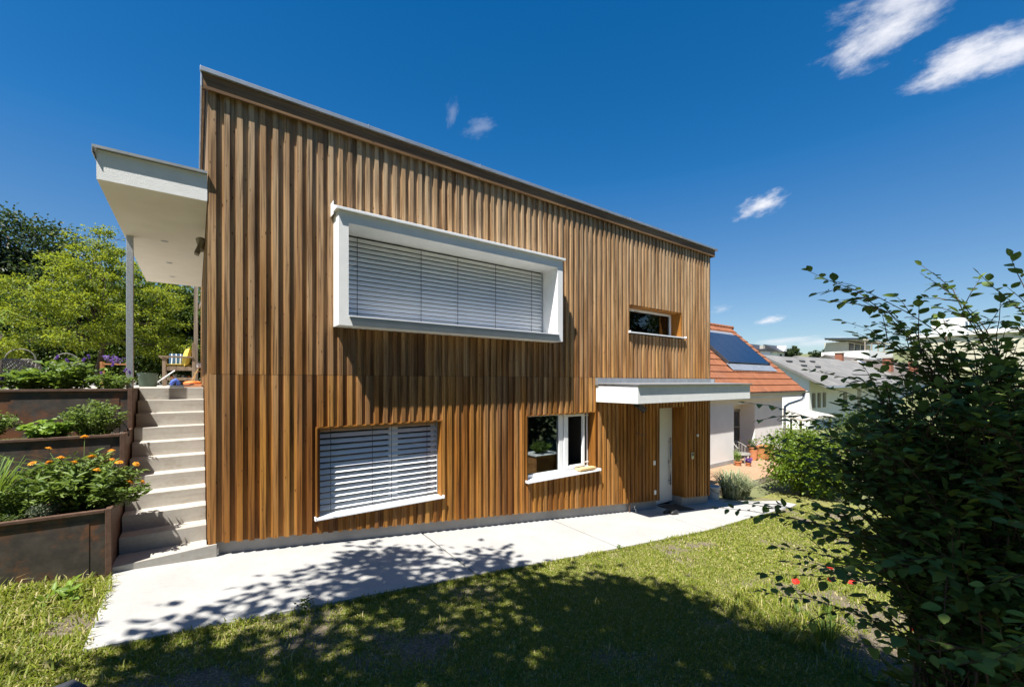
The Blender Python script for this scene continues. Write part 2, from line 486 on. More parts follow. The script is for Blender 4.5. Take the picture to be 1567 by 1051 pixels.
FOL['herb'] = leaf_mat('herb_leaf', [(0, (0.065, 0.12, 0.022)), (0.6, (0.11, 0.18, 0.030)), (1, (0.18, 0.27, 0.05))], 0.5, 0.35, (0.3, 0.42, 0.04))
FOL['marigold'] = leaf_mat('marigold_leaf', [(0, (0.075, 0.125, 0.025)), (0.6, (0.125, 0.19, 0.040)), (1, (0.23, 0.30, 0.085))], 0.5, 0.35, (0.3, 0.42, 0.05))
FOL['lettuce'] = leaf_mat('pale_leaf', [(0, (0.12, 0.21, 0.03)), (1, (0.22, 0.33, 0.05))], 0.5, 0.4, (0.35, 0.5, 0.05))
FOL['sage'] = leaf_mat('silver_leaf', [(0, (0.15, 0.18, 0.12)), (1, (0.28, 0.31, 0.22))], 0.7, 0.25, (0.3, 0.36, 0.2))
FOL['variegated'] = leaf_mat('striped_grass_leaf', [(0, (0.10, 0.14, 0.05)), (0.5, (0.22, 0.26, 0.13)), (1, (0.42, 0.43, 0.28))], 0.6, 0.3, (0.35, 0.4, 0.2))
FOL['grass'] = leaf_mat('grass_blade', [(0, (0.105, 0.150, 0.014)), (0.45, (0.18, 0.225, 0.018)), (0.76, (0.27, 0.29, 0.034)), (0.86, (0.42, 0.36, 0.14)), (1, (0.52, 0.45, 0.25))], 0.6, 0.42, (0.38, 0.44, 0.05))
FOL['purple'] = leaf_mat('purple_petal', [(0, (0.12, 0.06, 0.34)), (1, (0.26, 0.14, 0.50))], 0.7, 0.3, (0.3, 0.12, 0.6))
FOL['orange'] = leaf_mat('orange_petal', [(0, (0.78, 0.30, 0.01)), (1, (0.90, 0.45, 0.02))], 0.6, 0.25, (0.9, 0.4, 0.02))
FOL['red'] = leaf_mat('red_petal', [(0, (0.55, 0.02, 0.012)), (1, (0.70, 0.04, 0.02))], 0.6, 0.3, (0.7, 0.04, 0.02))


def concrete_mat(name, c1, c2, stain=0.0, board=False):
    m, nt, b = nmat(name); v = objc(nt)
    f = noise(nt, v, 1.6, 7, 0.62); f2 = noise(nt, v, 26, 5, 0.7)
    c = ramp(nt, f, [(0.25, c1), (0.75, c2)])
    c = mixc(nt, 1.0, c, ramp(nt, f2, [(0.25, (0.90, 0.90, 0.89)), (0.6, (1, 1, 1))]), 'MULTIPLY')
    if stain:
        s = noise(nt, v, 1.0, 6, 0.7, (5, 5, 9))
        c = mixc(nt, maprange(nt, s, 0.52, 0.75, 0, stain), c, (0.20, 0.145, 0.085))
    if board:
        s = noise(nt, v, 1.0, 3, 0.6, (1.2, 1.2, 26))
        c = mixc(nt, maprange(nt, s, 0.45, 0.72, 0, 0.3), c, (0.24, 0.21, 0.17))
    nt.links.new(c, b.inputs['Base Color']); b.inputs['Roughness'].default_value = 0.85
    b.inputs['Specular IOR Level'].default_value = 0.25
    bump(nt, b, noise(nt, v, 70, 5, 0.7), 0.25, 0.004)
    return m


M['path'] = concrete_mat('path_concrete', (0.325, 0.32, 0.307), (0.395, 0.39, 0.376), 0.12)
M['step'] = concrete_mat('step_concrete', (0.36, 0.338, 0.30), (0.46, 0.435, 0.39), 0.45, True)


def corten_mat():
    m, nt, b = nmat('corten_steel'); v = objc(nt)
    f = noise(nt, v, 2.2, 7, 0.7); f2 = noise(nt, v, 7, 6, 0.7)
    c = ramp(nt, f2, [(0.3, (0.022, 0.019, 0.017)), (0.7, (0.075, 0.060, 0.048))])
    c = mixc(nt, maprange(nt, f, 0.47, 0.62, 0, 0.85), c, (0.16, 0.060, 0.020))
    c = mixc(nt, maprange(nt, noise(nt, v, 3.1, 5), 0.6, 0.72, 0, 0.35), c, (0.07, 0.085, 0.095))
    nt.links.new(c, b.inputs['Base Color']); b.inputs['Roughness'].default_value = 0.6
    bump(nt, b, f2, 0.15, 0.004); return m


M['corten'] = corten_mat()
M['corten_rim'] = simple('rusty_rim', (0.055, 0.026, 0.015), (0.12, 0.066, 0.042), 0.65, 14, bmp=0.2)


def lawn_mat():
    m, nt, b = nmat('lawn_soil'); v = objc(nt)
    f = noise(nt, v, 3.0, 6, 0.65); f2 = noise(nt, v, 55, 5, 0.75); f3 = noise(nt, v, 14, 5, 0.7)
    soil = ramp(nt, f2, [(0.3, (0.075, 0.058, 0.040)), (0.52, (0.17, 0.14, 0.10)), (0.72, (0.40, 0.36, 0.29))])
    straw = ramp(nt, f3, [(0.3, (0.10, 0.12, 0.020)), (0.7, (0.28, 0.26, 0.10))])
    at = nt.nodes.new('ShaderNodeAttribute'); at.attribute_name = 'turf'
    c = mixc(nt, at.outputs['Fac'], soil, straw)
    nt.links.new(c, b.inputs['Base Color']); b.inputs['Roughness'].default_value = 0.95; b.inputs['Specular IOR Level'].default_value = 0.1
    bump(nt, b, f2, 0.9, 0.02); return m


M['lawn'] = lawn_mat()
M['terrain'] = simple('far_ground', (0.09, 0.11, 0.04), (0.17, 0.17, 0.075), 0.95, 0.3, bmp=0.3, bscale=4)


def paver_mat():
    m, nt, b = nmat('brick_paving'); v = objc(nt)
    br = nt.nodes.new('ShaderNodeTexBrick'); nt.links.new(v, br.inputs['Vector'])
    br.inputs['Scale'].default_value = 5.0; br.inputs['Color1'].default_value = (0.30, 0.165, 0.085, 1); br.inputs['Color2'].default_value = (0.36, 0.215, 0.125, 1)
    br.inputs['Mortar'].default_value = (0.30, 0.24, 0.18, 1); br.inputs['Mortar Size'].default_value = 0.02
    nt.links.new(br.outputs['Color'], b.inputs['Base Color']); b.inputs['Roughness'].default_value = 0.9; return m


M['paver'] = paver_mat()


def tile_mat():
    m, nt, b = nmat('clay_roof_tile'); v = objc(nt)
    f = noise(nt, v, 1.0, 4, 0.7, (3.3, 2.2, 2.2)); f2 = noise(nt, v, 0.5, 3)
    c = ramp(nt, f, [(0.3, (0.16, 0.052, 0.020)), (0.5, (0.22, 0.076, 0.028)), (0.75, (0.28, 0.105, 0.046))])
    c = mixc(nt, maprange(nt, f2, 0.5, 0.75, 0, 0.3), c, (0.14, 0.075, 0.05))
    nt.links.new(c, b.inputs['Base Color']); b.inputs['Roughness'].default_value = 0.75; return m


M['tile'] = tile_mat()
_m, _nt, _b = nmat('solar_glass'); _b.inputs['Base Color'].default_value = (0.008, 0.022, 0.055, 1); _b.inputs['Roughness'].default_value = 0.22; _b.inputs['Specular IOR Level'].default_value = 0.22; M['solar'] = _m
# ------------------------------------------------------------------ ground
SL = 0.113


def pz(x):
    return -SL * (x - 0.2) if x < 13.2 else -SL * 13.0


def gzv(x, y):
    xx = np.clip(x, -9, 13.2)
    z = -SL * (xx - 0.2)
    r = np.sqrt(x * x + y * y)
    far = np.clip(r - 75, 0, None) * 0.105
    return z + np.clip(far, 0, 16)


def turf(x, y):
    """0 bare soil .. 1 dense turf"""
    n = fnoise(x * 1.25 + 3.1, y * 1.25, 5, 4)
    n2 = fnoise(x * 4.0, y * 4.0, 9, 3)
    t = (n * 0.7 + n2 * 0.3 - 0.32) / 0.22
    # worn strip along the front of the lawn, sandy patch by the bush
    d = np.exp(-(((x - 0.6) / 1.6) ** 2 + ((y - 3.35) / 0.42) ** 2))
    d2 = np.exp(-(((x - 5.45) / 0.75) ** 2 + ((y - 1.0) / 0.55) ** 2))
    d3 = np.exp(-(((x - 6.6) / 1.0) ** 2 + ((y - 3.6) / 0.5) ** 2))
    t = t - 0.75 * d - 1.6 * d2 - 0.15 * d3
    return np.clip(t, 0, 1)


def lawn_z(x, y):
    return gzv(x, y) - 0.030 + 0.022 * (fnoise(x * 2.2, y * 2.2, 3, 4) - 0.5)


def grid(xs, ys, fz):
    X, Y = np.meshgrid(xs, ys); Z = fz(X, Y)
    v = np.stack([X.ravel(), Y.ravel(), Z.ravel()], 1)
    nx, ny = len(xs), len(ys)
    i, j = np.meshgrid(np.arange(nx - 1), np.arange(ny - 1))
    a = (j * nx + i).ravel()
    return v, np.stack([a, a + 1, a + nx + 1, a + nx], 1)


t_ = np.linspace(-1, 1, 121)
gx = np.sinh(t_ * 5.0) / np.sinh(5.0) * 900
v, f = grid(gx, gx, lambda X, Y: gzv(X, Y) - 0.16)
tag(np_mesh('ground', v, f, M['terrain'], smooth=True), kind='structure')
v, f = grid(np.arange(-7, 15.01, 0.07), np.arange(-3, 6.0, 0.07), lawn_z)
lawn = np_mesh('lawn', v, f, M['lawn'], smooth=True)
at = lawn.data.attributes.new('turf', 'FLOAT', 'POINT'); at.data.foreach_set('value', turf(v[:, 0], v[:, 1]).astype(np.float32))
tag(lawn, kind='structure')

# path: slabs with open joints
mb = MB()
edge = [(-0.633, 4.266), (2.66, 4.33), (5.27, 4.36), (8.05, 4.44), (11.0, 4.78), (12.4, 4.90), (13.2, 4.95), (16, 4.8)]


def edge_y(x):
    for (x0, y0), (x1, y1) in zip(edge, edge[1:]):
        if x <= x1: return y0 + (y1 - y0) * (x - x0) / (x1 - x0)
    return edge[-1][1]


JY = [(-0.645, -0.66), (2.68, 2.76), (5.30, 5.38), (8.05, 8.3)]
g = 0.014
zf = lambda x, y: pz(x)
for k in range(4):
    x0, x0b = JY[k]
    if k < 3:
        x1, x1b = JY[k + 1]
        pts = [(x0 + g, edge_y(x0)), (x1 - g, edge_y(x1)), (x1b - g, 6.034), (x0b + g, 6.034)]
        if k == 0: pts = [(x0, edge_y(x0)), (x1 - g, edge_y(x1)), (x1b - g, 6.034), (0.14, 6.034), (x0b, 6.034)]
    else:
        pts = [(x0 + g, edge_y(x0)), (9.5, edge_y(9.5)), (11.0, edge_y(11)), (12.2, edge_y(12.2)), (13.2, edge_y(13.2)), (13.2, 5.75), (12.2, 6.1), (12.0, 6.75), (11.2, 6.9), (10.2, 6.9), (9.72, 6.9), (9.72, 6.29), (8.63, 6.29), (8.63, 6.034), (x0b + g, 6.034)]
    mb.prism(pts, lambda x, y: pz(x) - 0.12, zf)
mb.prism([(13.2, edge_y(13.2)), (13.7, 4.97), (13.7, 5.42), (13.2, 5.75)], lambda x, y: pz(x) - 0.12, zf)
tag(mb.build('path', M['path'], bevel=0.004), kind='structure')
mb = MB(); mb.box(11.3, 26, 6.95, 13, -1.6, -1.41)
tag(mb.build('patio', M['paver']), kind='structure')
TZ = 1.909
mb = MB(); mb.box(-14, 0.10, 8.52, 40, 0.3, TZ)
tag(mb.build('terrace', M['step'], bevel=0.006), kind='structure')

# grass blades
def grass_blades(n, xr, yr, seed, lo=0.018, hi=0.05, w=0.0032, keep=None):
    r = np.random.default_rng(seed)
    x = r.uniform(*xr, n); y = r.uniform(*yr, n)
    p = 0.06 + 0.94 * turf(x, y)
    d = np.hypot(x, y)
    p *= np.clip(1.25 - d / 16.0, 0.15, 1)
    ok = r.uniform(0, 1, n) < p
    ey = np.interp(x, [e[0] for e in edge], [e[1] for e in edge])
    on_lawn = np.where(x > -0.62, y < ey + 0.012 * r.normal(size=n), y < 5.76)
    ok &= on_lawn
    if keep is not None: ok &= keep(x, y)
    x = x[ok]; y = y[ok]; n = len(x)
    z = lawn_z(x, y) - 0.004
    clump = fnoise(x * 3.0, y * 3.0, 21, 3)
    L = r.uniform(lo, hi, n) * (0.55 + 0.95 * clump)
    ww = w * r.uniform(0.7, 1.5, n) * (1 + d[ok] * 0.12)
    az = r.uniform(0, 2 * np.pi, n); lean = r.uniform(0.25, 1.35, n)
    dx = np.cos(az) * np.sin(lean); dy = np.sin(az) * np.sin(lean); dz = np.cos(lean)
    sx = -np.sin(az) * ww; sy = np.cos(az) * ww
    b = np.stack([x, y, z], 1); s = np.stack([sx, sy, 0 * x], 1)
    mid = b + np.stack([dx * 0.35, dy * 0.35, 0.6 * np.ones(n)], 1) * L[:, None]
    tip = b + np.stack([dx, dy, dz], 1) * L[:, None]
    V = np.stack([b - s, b + s, mid + s * 0.8, mid - s * 0.8, tip], 1).reshape(-1, 3)
    i = np.arange(n) * 5
    F = np.concatenate([np.stack([i, i + 1, i + 2], 1), np.stack([i, i + 2, i + 3], 1), np.stack([i + 3, i + 2, i + 4], 1)])
    return V, F


parts = [grass_blades(330000, (-2.6, 6.5), (0.4, 4.6), 1, 0.014, 0.036, 0.0028), grass_blades(70000, (-2.6, -0.6), (3.6, 5.76), 2, 0.025, 0.065, 0.003),
         grass_blades(170000, (6.5, 14), (0.2, 6.0), 3, 0.016, 0.042, 0.004),
         grass_blades(9000, (4.6, 7.0), (0.4, 2.6), 4, 0.05, 0.15, 0.0028)]
def near_edge(x, y):
    ey = np.interp(x, [e[0] for e in edge], [e[1] for e in edge]); return y > ey - 0.07


parts += [grass_blades(90000, (-0.6, 11.0), (4.15, 5.0), 5, 0.025, 0.065, 0.0028, near_edge),
          grass_blades(9000, (-2.6, 8.5), (0.4, 4.6), 6, 0.04, 0.09, 0.0026), grass_blades(5000, (-2.6, -0.6), (3.6, 5.76), 8, 0.06, 0.15, 0.003)]
VV = []; FF = []; o_ = 0
for a, b in parts:
    VV.append(a); FF.append(b + o_); o_ += len(a)
gr = np_mesh('grass', np.concatenate(VV), np.concatenate(FF), FOL['grass'])
tag(gr, 'short patchy garden grass with straw coloured blades in front of the path', 'grass', kind='stuff')
# ------------------------------------------------------------------ timber house
YW = 5.95
house = thing('timber_house', 'flat roofed two storey house clad in vertical larch battens', 'house', (0.113, YW, 0))
XL, XR = 0.113, 10.95


def clad_bot(x): return 0.156 - 0.106 * (x - 0.113)


# openings x0,x1,z0,z1
OPEN = [(1.25, 3.065, 0.24, 1.41), (4.715, 6.51, 0.24, 1.40), (7.546, 9.56, 3.085, 3.68), (1.55, 5.30, 2.80, 4.10), (8.645, 9.70, -2, 1.395)]
ZT = 5.33
mb = MB()


def vert_board(mb, x0, x1, y0, y1, zb0, zb1, zt):
    """board with foot following the slope, cut at openings and at the storey joint"""
    segs = [(None, zt)]
    xm = (x0 + x1) / 2
    cuts = [(o[2] - (0.05 if o in OPEN[:3] else 0), o[3]) for o in OPEN if o[0] - 0.004 < xm < o[1] + 0.004]
    lo = None
    iv = [(-99, zt)]
    for (a, b) in cuts:
        new = []
        for (p, q) in iv:
            if a > p: new.append((p, min(q, a)))
            if b < q: new.append((max(p, b), q))
        iv = [t for t in new if t[1] - t[0] > 0.01]
    out = []
    for (p, q) in iv:
        if p < 2.085 < q: out += [(p, 2.083), (2.088, q)]
        else: out.append((p, q))
    for (p, q) in out:
        if p < -50: pa, pb = zb0, zb1
        else: pa = pb = p
        if q < max(pa, pb) + 0.01: continue
        mb.hexa([(x0, y0, pa), (x1, y0, pb), (x1, y1, pb), (x0, y1, pa), (x0, y0, q), (x1, y0, q), (x1, y1, q), (x0, y1, q)])


rb = random.Random(5)
x = XL + 0.002
bx = []
while x < XR - 0.05:
    w = rb.choice([0.052, 0.058, 0.062, 0.056])
    gap = rb.choice([0.060, 0.068, 0.078, 0.072, 0.086])
    if abs(x - XL) < 0.01: w = 0.075
    if x + w > XR - 0.07: w = XR - x; gap = 0
    bx.append((x, x + w)); x += w + gap
bx2 = []
for (a, b) in bx:  # keep battens clear of straddling the jambs
    for o in OPEN:
        if o is OPEN[3]: continue
        for j in (o[0], o[1]):
            if a < j < b:
                if j - a > b - j: b = j - 0.001
                else: a = j + 0.001
    if b - a > 0.022: bx2.append((a, b))
for (a, b) in bx2:
    t = rb.uniform(-0.0015, 0.0015)
    vert_board(mb, a, b, YW + t, YW + 0.0285, clad_bot(a), clad_bot(b), ZT)
mb.build('cladding_batten', M['larch'], house)
mb = MB()
for (a, b), (c, d) in zip(bx, bx[1:]):  # backing boards between the battens
    vert_board(mb, a + 0.03, c + 0.029, YW + 0.0295, YW + 0.0495, clad_bot(a) + 0.004, clad_bot(c) + 0.004, ZT)
mb.build('backing_board', M['larch'], house)

# side wall battens, seen at a grazing angle, and the side lining
mb = MB(); y = YW + 0.07
while y < 13.9:
    mb.box(XL - 0.0, XL + 0.03, y, y + 0.064, 0.17 if y < 8.4 else TZ + 0.02, ZT); y += 0.136
mb.box(XL + 0.031, XL + 0.05, YW + 0.06, 14, 0.17, ZT)
mb.build('side_cladding', M['larch'], house)

# masonry core: front wall pieces around the openings, other sides, floors
mb = MB(); Y0, Y1 = YW + 0.062, YW + 0.36
mb.cur = 0
xs = sorted(set([XL + 0.06, XR - 0.02] + [o[0] for o in OPEN] + [o[1] for o in OPEN]))
for a, b in zip(xs, xs[1:]):
    xm = (a + b) / 2
    iv = [(-1.6, ZT - 0.02)]
    for o in OPEN:
        if o[0] < xm < o[1]:
            new = []
            for (p, q) in iv:
                if o[2] > p: new.append((p, min(q, o[2])))
                if o[3] < q: new.append((max(p, o[3]), q))
            iv = [t for t in new if t[1] - t[0] > 0.01]
    for (p, q) in iv:
        if p < -1: p = max(clad_bot(a), clad_bot(b)) + 0.02
        if q > p: mb.box(a, b, Y0, Y1, p, q)
mb.box(XL + 0.06, XL + 0.3, Y1, 14, 0.2, ZT - 0.02); mb.box(XR - 0.3, XR - 0.02, Y1, 14, -1.3, ZT - 0.02)
mb.box(XL + 0.06, XR - 0.02, 13.7, 14, -1.3, ZT - 0.02)
mb.box(XL + 0.3, XR - 0.3, Y1, 13.7, 1.85, 2.15)
mb.box(XL + 0.3, XR - 0.3, Y1, 13.7, -1.4, -1.2)
mb.box(XR - 0.02, XR - 0.002, Y0 - 0.02, 14, -0.95, ZT - 0.02)
mb.build('wall', M['interior'], house)

# plinth follows the slope, stops at the door recess
mb = MB()


def plinth_piece(a, b, y0, y1):
    mb.hexa([(a, y0, pz(a) - 0.1), (b, y0, pz(b) - 0.1), (b, y1, pz(b) - 0.1), (a, y1, pz(a) - 0.1),
             (a, y0, clad_bot(a) + 0.03), (b, y0, clad_bot(b) + 0.03), (b, y1, clad_bot(b) + 0.03), (a, y1, clad_bot(a) + 0.03)])


plinth_piece(0.205, 7.58, YW + 0.085, 6.33)
plinth_piece(7.60, 8.645, YW + 0.088, 6.33)
plinth_piece(9.70, 10.90, YW + 0.088, 6.8)
mb.build('plinth', M['plinth'], house)
# roof: fascia, metal edge, deck
mb = MB()
mb.box(0.062, 11.03, 5.905, 5.93, 5.285, 5.455)
mb.box(0.062, 11.03, 5.93, 5.945, 5.30, 5.45)
fa = mb.build('fascia', M['fascia'], house, bevel=0.003)
mb = MB(); mb.box(0.066, 0.085, 5.946, 14.1, 5.285, 5.45); mb.build('barge_board', M['fascia'], house, bevel=0.003); mb = MB(); mb.box(11.01, 11.028, 5.946, 14.1, 5.285, 5.45)
mb.build('barge_board', M['fascia'], house, bevel=0.003)
mb = MB(); mb.box(0.04, 11.12, 5.872, 5.93, 5.458, 5.507); mb.box(0.045, 0.10, 5.93, 14.1, 5.458, 5.505); mb.box(11.06, 11.12, 5.93, 14.1, 5.458, 5.505)
mb.box(0.046, 0.062, 5.90, 14.1, 5.30, 5.458)
rf = mb.build('roof_edge', M['zinc'], house, bevel=0.003)
mb = MB(); mb.box(0.10, 11.06, 5.94, 14.1, 5.34, 5.49)
mb.build('roof', M['roofing'], house)
for xx in (1.9, 3.7, 5.6, 7.5, 9.4): mb = MB(); mb.box(xx, xx + 0.012, 5.868, 5.93, 5.456, 5.515); mb.build('edge_seam', M['zinc'], rf)


def blind(parent, x0, x1, z0, z1, y, pitch, tilt, w, cords, cur=0.10):
    mb = MB(); n = int((z1 - z0) / pitch); rl = random.Random(3)
    for i in range(n):
        zc = z1 - pitch * (i + 0.5); tt = R(tilt + rl.uniform(-0.5, 0.5))
        prof = []
        for s in (-0.5, -0.2, 0.2, 0.5):
            bow = cur * w * (0.25 - s * s)
            yy = y + s * w * math.cos(tt) - bow * math.sin(tt); zz = zc + s * w * math.sin(tt) + bow * math.cos(tt)
            prof.append((yy, zz))
        top = prof; bot = [(a + 0.0012 * math.sin(tt), b - 0.0012 * math.cos(tt)) for a, b in prof]
        vs = [(x0, a, b) for a, b in top] + [(x0, a, b) for a, b in bot] + [(x1, a, b) for a, b in top] + [(x1, a, b) for a, b in bot]
        fs = []
        for k in range(3):
            fs += [(k, k + 8, k + 9, k + 1), (k + 4, k + 5, k + 13, k + 12)]
        fs += [(0, 4, 12, 8), (3, 11, 15, 7)]
        mb.add(vs, fs)
    b = mb.build('blind', M['slat'], parent)
    for c in cords:
        mc = MB(); mc.box(c - 0.0035, c + 0.0035, y - w * 0.5 * math.cos(R(tilt)) - 0.012, y - w * 0.5 * math.cos(R(tilt)) - 0.010, z0, z1); mc.build('ladder_tape', M['dark_metal'], b)
    mc = MB(); mc.box(x0 - 0.012, x0 - 0.002, y - 0.03, y + 0.03, z0, z1); mc.build('guide_rail', M['grey_alu'], b); mc = MB(); mc.box(x1 + 0.002, x1 + 0.012, y - 0.03, y + 0.03, z0, z1)
    mc.build('guide_rail', M['grey_alu'], b)
    return b


def frame_rect(mb, x0, x1, z0, z1, y0, y1, t, tb=None):
    tb = tb or t
    mb.box(x0, x1, y0, y1, z0, z0 + tb); mb.box(x0, x1, y0, y1, z1 - t, z1)
    mb.box(x0, x0 + t, y0, y1, z0 + tb, z1 - t); mb.box(x1 - t, x1, y0, y1, z0 + tb, z1 - t)


def reveal(parent, o, depth, mat, bottom=False):
    mb = MB(); x0, x1, z0, z1 = o; ya, yb = YW + 0.004, YW + depth
    mb.box(x0, x0 + 0.018, ya, yb, z0, z1); mb.box(x1 - 0.018, x1, ya, yb, z0, z1)
    mb.box(x0 + 0.018, x1 - 0.018, ya, yb, z1 - 0.018, z1)
    mb.build('reveal_lining', mat, parent)


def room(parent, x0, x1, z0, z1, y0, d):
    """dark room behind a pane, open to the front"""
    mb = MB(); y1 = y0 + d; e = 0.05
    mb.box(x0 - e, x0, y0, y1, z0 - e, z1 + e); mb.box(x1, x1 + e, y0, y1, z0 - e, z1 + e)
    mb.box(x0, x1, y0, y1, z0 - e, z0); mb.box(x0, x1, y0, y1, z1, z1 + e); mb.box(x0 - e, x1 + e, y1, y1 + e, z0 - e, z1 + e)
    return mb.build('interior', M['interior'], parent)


def sill(parent, x0, x1, zo, ywin, yout, name='sill'):
    mb = MB()
    mb.hexa([(x0, yout, zo - 0.022), (x1, yout, zo - 0.022), (x1, ywin, zo - 0.010), (x0, ywin, zo - 0.010),
             (x0, yout, zo), (x1, yout, zo), (x1, ywin, zo + 0.018), (x0, ywin, zo + 0.018)])
    mb.box(x0 - 0.003, x0 + 0.012, yout - 0.002, YW + 0.03, zo - 0.024, zo + 0.022); mb.box(x1 - 0.012, x1 + 0.003, yout - 0.002, YW + 0.03, zo - 0.024, zo + 0.022)
    return mb.build(name, M['white_alu'], parent, bevel=0.002)


# ground floor window with lowered blind
o = OPEN[0]
w1 = MB(); frame_rect(w1, o[0] + 0.02, o[1] - 0.02, o[2] + 0.01, o[3] - 0.02, 6.165, 6.225, 0.06); w1.box(2.30, 2.43, 6.160, 6.225, o[2] + 0.07, o[3] - 0.08)
w1 = w1.build('window', M['white_pvc'], house); tag(w1, 'low window with half open lowered blind')
mb = MB(); mb.box(o[0] + 0.08, 2.30, 6.19, 6.196, o[2] + 0.07, o[3] - 0.08); mb.box(2.43, o[1] - 0.08, 6.19, 6.196, o[2] + 0.07, o[3] - 0.08)
mb.build('pane', M['glass'], w1)
room(w1, o[0] + 0.03, o[1] - 0.03, o[2] + 0.02, o[3] - 0.03, 6.23, 0.8)
blind(w1, o[0] + 0.035, o[1] - 0.035, o[2] + 0.03, o[3] - 0.015, 6.105, 0.080, 38, 0.074, (1.46, 2.02, 2.30, 2.86))
sill(w1, o[0] - 0.012, o[1] + 0.012, o[2] - 0.006, 6.165, YW - 0.045)
reveal(w1, o, 0.22, M['larch_in'])

# ground floor window, fixed light and a narrow sash
o = OPEN[1]
yw = 6.075
w2 = MB()
x0, x1, z0, z1 = o[0] + 0.018, o[1] - 0.085, o[2] + 0.012, o[3] - 0.018
w2.box(x0, x1, yw, yw + 0.06, z0, z0 + 0.055); w2.box(x0, x1, yw + 0.01, yw + 0.06, z1 - 0.02, z1)
w2.box(x0, x0 + 0.012, yw + 0.01, yw + 0.06, z0 + 0.055, z1 - 0.02)
w2.box(5.615, 5.715, yw, yw + 0.06, z0 + 0.055, z1 - 0.02); w2.box(5.735, 5.80, yw - 0.012, yw + 0.048, z0 + 0.055, z1 - 0.01)
w2.box(x1 - 0.0, x1 + 0.045, yw + 0.06, yw + 0.10, z0 + 0.02, z1)
w2 = w2.build('window', M['white_pvc'], house, bevel=0.003); tag(w2, 'clear window with narrow open sash beside the entrance')
mb = MB(); mb.box(x0 + 0.012, 5.615, yw + 0.03, yw + 0.036, z0 + 0.055, z1 - 0.02); mb.build('pane', M['glass'], w2)
mb = MB(); frame_rect(mb, 5.80, x1 - 0.12, z0 + 0.058, z1 - 0.02, yw - 0.010, yw + 0.045, 0.045)
sash = mb.build('sash', M['white_pvc'], w2, bevel=0.003)
room(w2, x0 + 0.0, x1 - 0.01, z0 + 0.03, z1 - 0.01, yw + 0.07, 1.6)
sill(w2, o[0] + 0.0, o[1] + 0.075, o[2] - 0.012, yw, YW - 0.07)
reveal(w2, o, 0.20, M['larch_in'])
for zz in (z1 - 0.07, z0 + 0.12): mb = MB(); mb.box(x1 - 0.12, x1, yw + 0.0, yw + 0.02, zz, zz + 0.02); mb.build('sash_stay', M['white_pvc'], w2)

# upper narrow window
o = OPEN[2]; yw = 6.23
w3 = MB(); frame_rect(w3, o[0] + 0.018, o[1] - 0.018, o[2] + 0.012, o[3] - 0.018, yw, yw + 0.06, 0.045)
w3 = w3.build('window', M['white_pvc'], house, bevel=0.003); tag(w3, 'small wide upper window set deep in the battens')
mb = MB(); mb.box(o[0] + 0.063, o[1] - 0.063, yw + 0.03, yw + 0.036, o[2] + 0.057, o[3] - 0.063); mb.build('pane', M['glass'], w3)
room(w3, o[0] + 0.03, o[1] - 0.03, o[2] + 0.03, o[3] - 0.03, yw + 0.065, 1.5)
sill(w3, o[0] - 0.01, o[1] + 0.12, o[2] - 0.004, yw, YW - 0.055)
reveal(w3, o, 0.32, M['larch_in'])
mb = MB(); mb.box(8.95, 9.10, yw + 0.4, yw + 0.43, o[2] + 0.03, o[3] - 0.04)
mb.build('shelf_board', M['crate'], w3)

# projecting box window
FX0, FX1, FZ0, FZ1, FY = 1.467, 5.354, 2.724, 4.185, 5.694
IX0, IX1, IZ0, IZ1 = 1.59, 5.232, 2.845, 4.045
bw = MB()
YB = 6.20
bw.box(FX0, FX1, FY, YW + 0.06, FZ0, IZ0); bw.box(FX0, FX1, FY, YW + 0.06, IZ1, FZ1)
bw.box(FX0, IX0, FY, YW + 0.06, IZ0, IZ1); bw.box(IX1, FX1, FY, YW + 0.06, IZ0, IZ1)
bw.box(IX0 - 0.03, IX0, YW + 0.06, YB, IZ0 - 0.03, IZ1 + 0.03); bw.box(IX1, IX1 + 0.03, YW + 0.06, YB, IZ0 - 0.03, IZ1 + 0.03)
bw.box(IX0, IX1, YW + 0.06, YB, IZ1, IZ1 + 0.03); bw.box(IX0, IX1, YW + 0.06, YB, IZ0 - 0.03, IZ0)
bwo = bw.build('box_window', M['stucco'], house); tag(bwo, 'wide projecting window box in white stucco')
mb = MB()
mb.hexa([(FX0 - 0.035, FY - 0.045, 4.188), (FX1 + 0.035, FY - 0.045, 4.188), (FX1 + 0.035, YW - 0.002, 4.205), (FX0 - 0.035, YW - 0.002, 4.205),
         (FX0 - 0.035, FY - 0.045, 4.222), (FX1 + 0.035, FY - 0.045, 4.222), (FX1 + 0.035, YW - 0.002, 4.250), (FX0 - 0.035, YW - 0.002, 4.250)])
mb.box(FX0 - 0.035, FX1 + 0.035, YW - 0.016, YW - 0.002, 4.251, 4.335)
mb.box(FX0 - 0.038, FX0 - 0.030, FY + 0.12, YW - 0.002, 4.16, 4.335)
mb.build('cap_flashing', M['white_alu'], bwo, bevel=0.003)
mb = MB()  # metal sill with a tall front drop
mb.hexa([(IX0 + 0.004, FY - 0.028, IZ0 - 0.006), (IX1 + 0.02, FY - 0.028, IZ0 - 0.006), (IX1 - 0.004, YB - 0.04, IZ0 + 0.006), (IX0 + 0.004, YB - 0.04, IZ0 + 0.006),
         (IX0 + 0.004, FY - 0.028, IZ0 + 0.008), (IX1 + 0.02, FY - 0.028, IZ0 + 0.008), (IX1 - 0.004, YB - 0.04, IZ0 + 0.022), (IX0 + 0.004, YB - 0.04, IZ0 + 0.022)])
so_ = mb.build('sill', M['white_alu'], bwo)
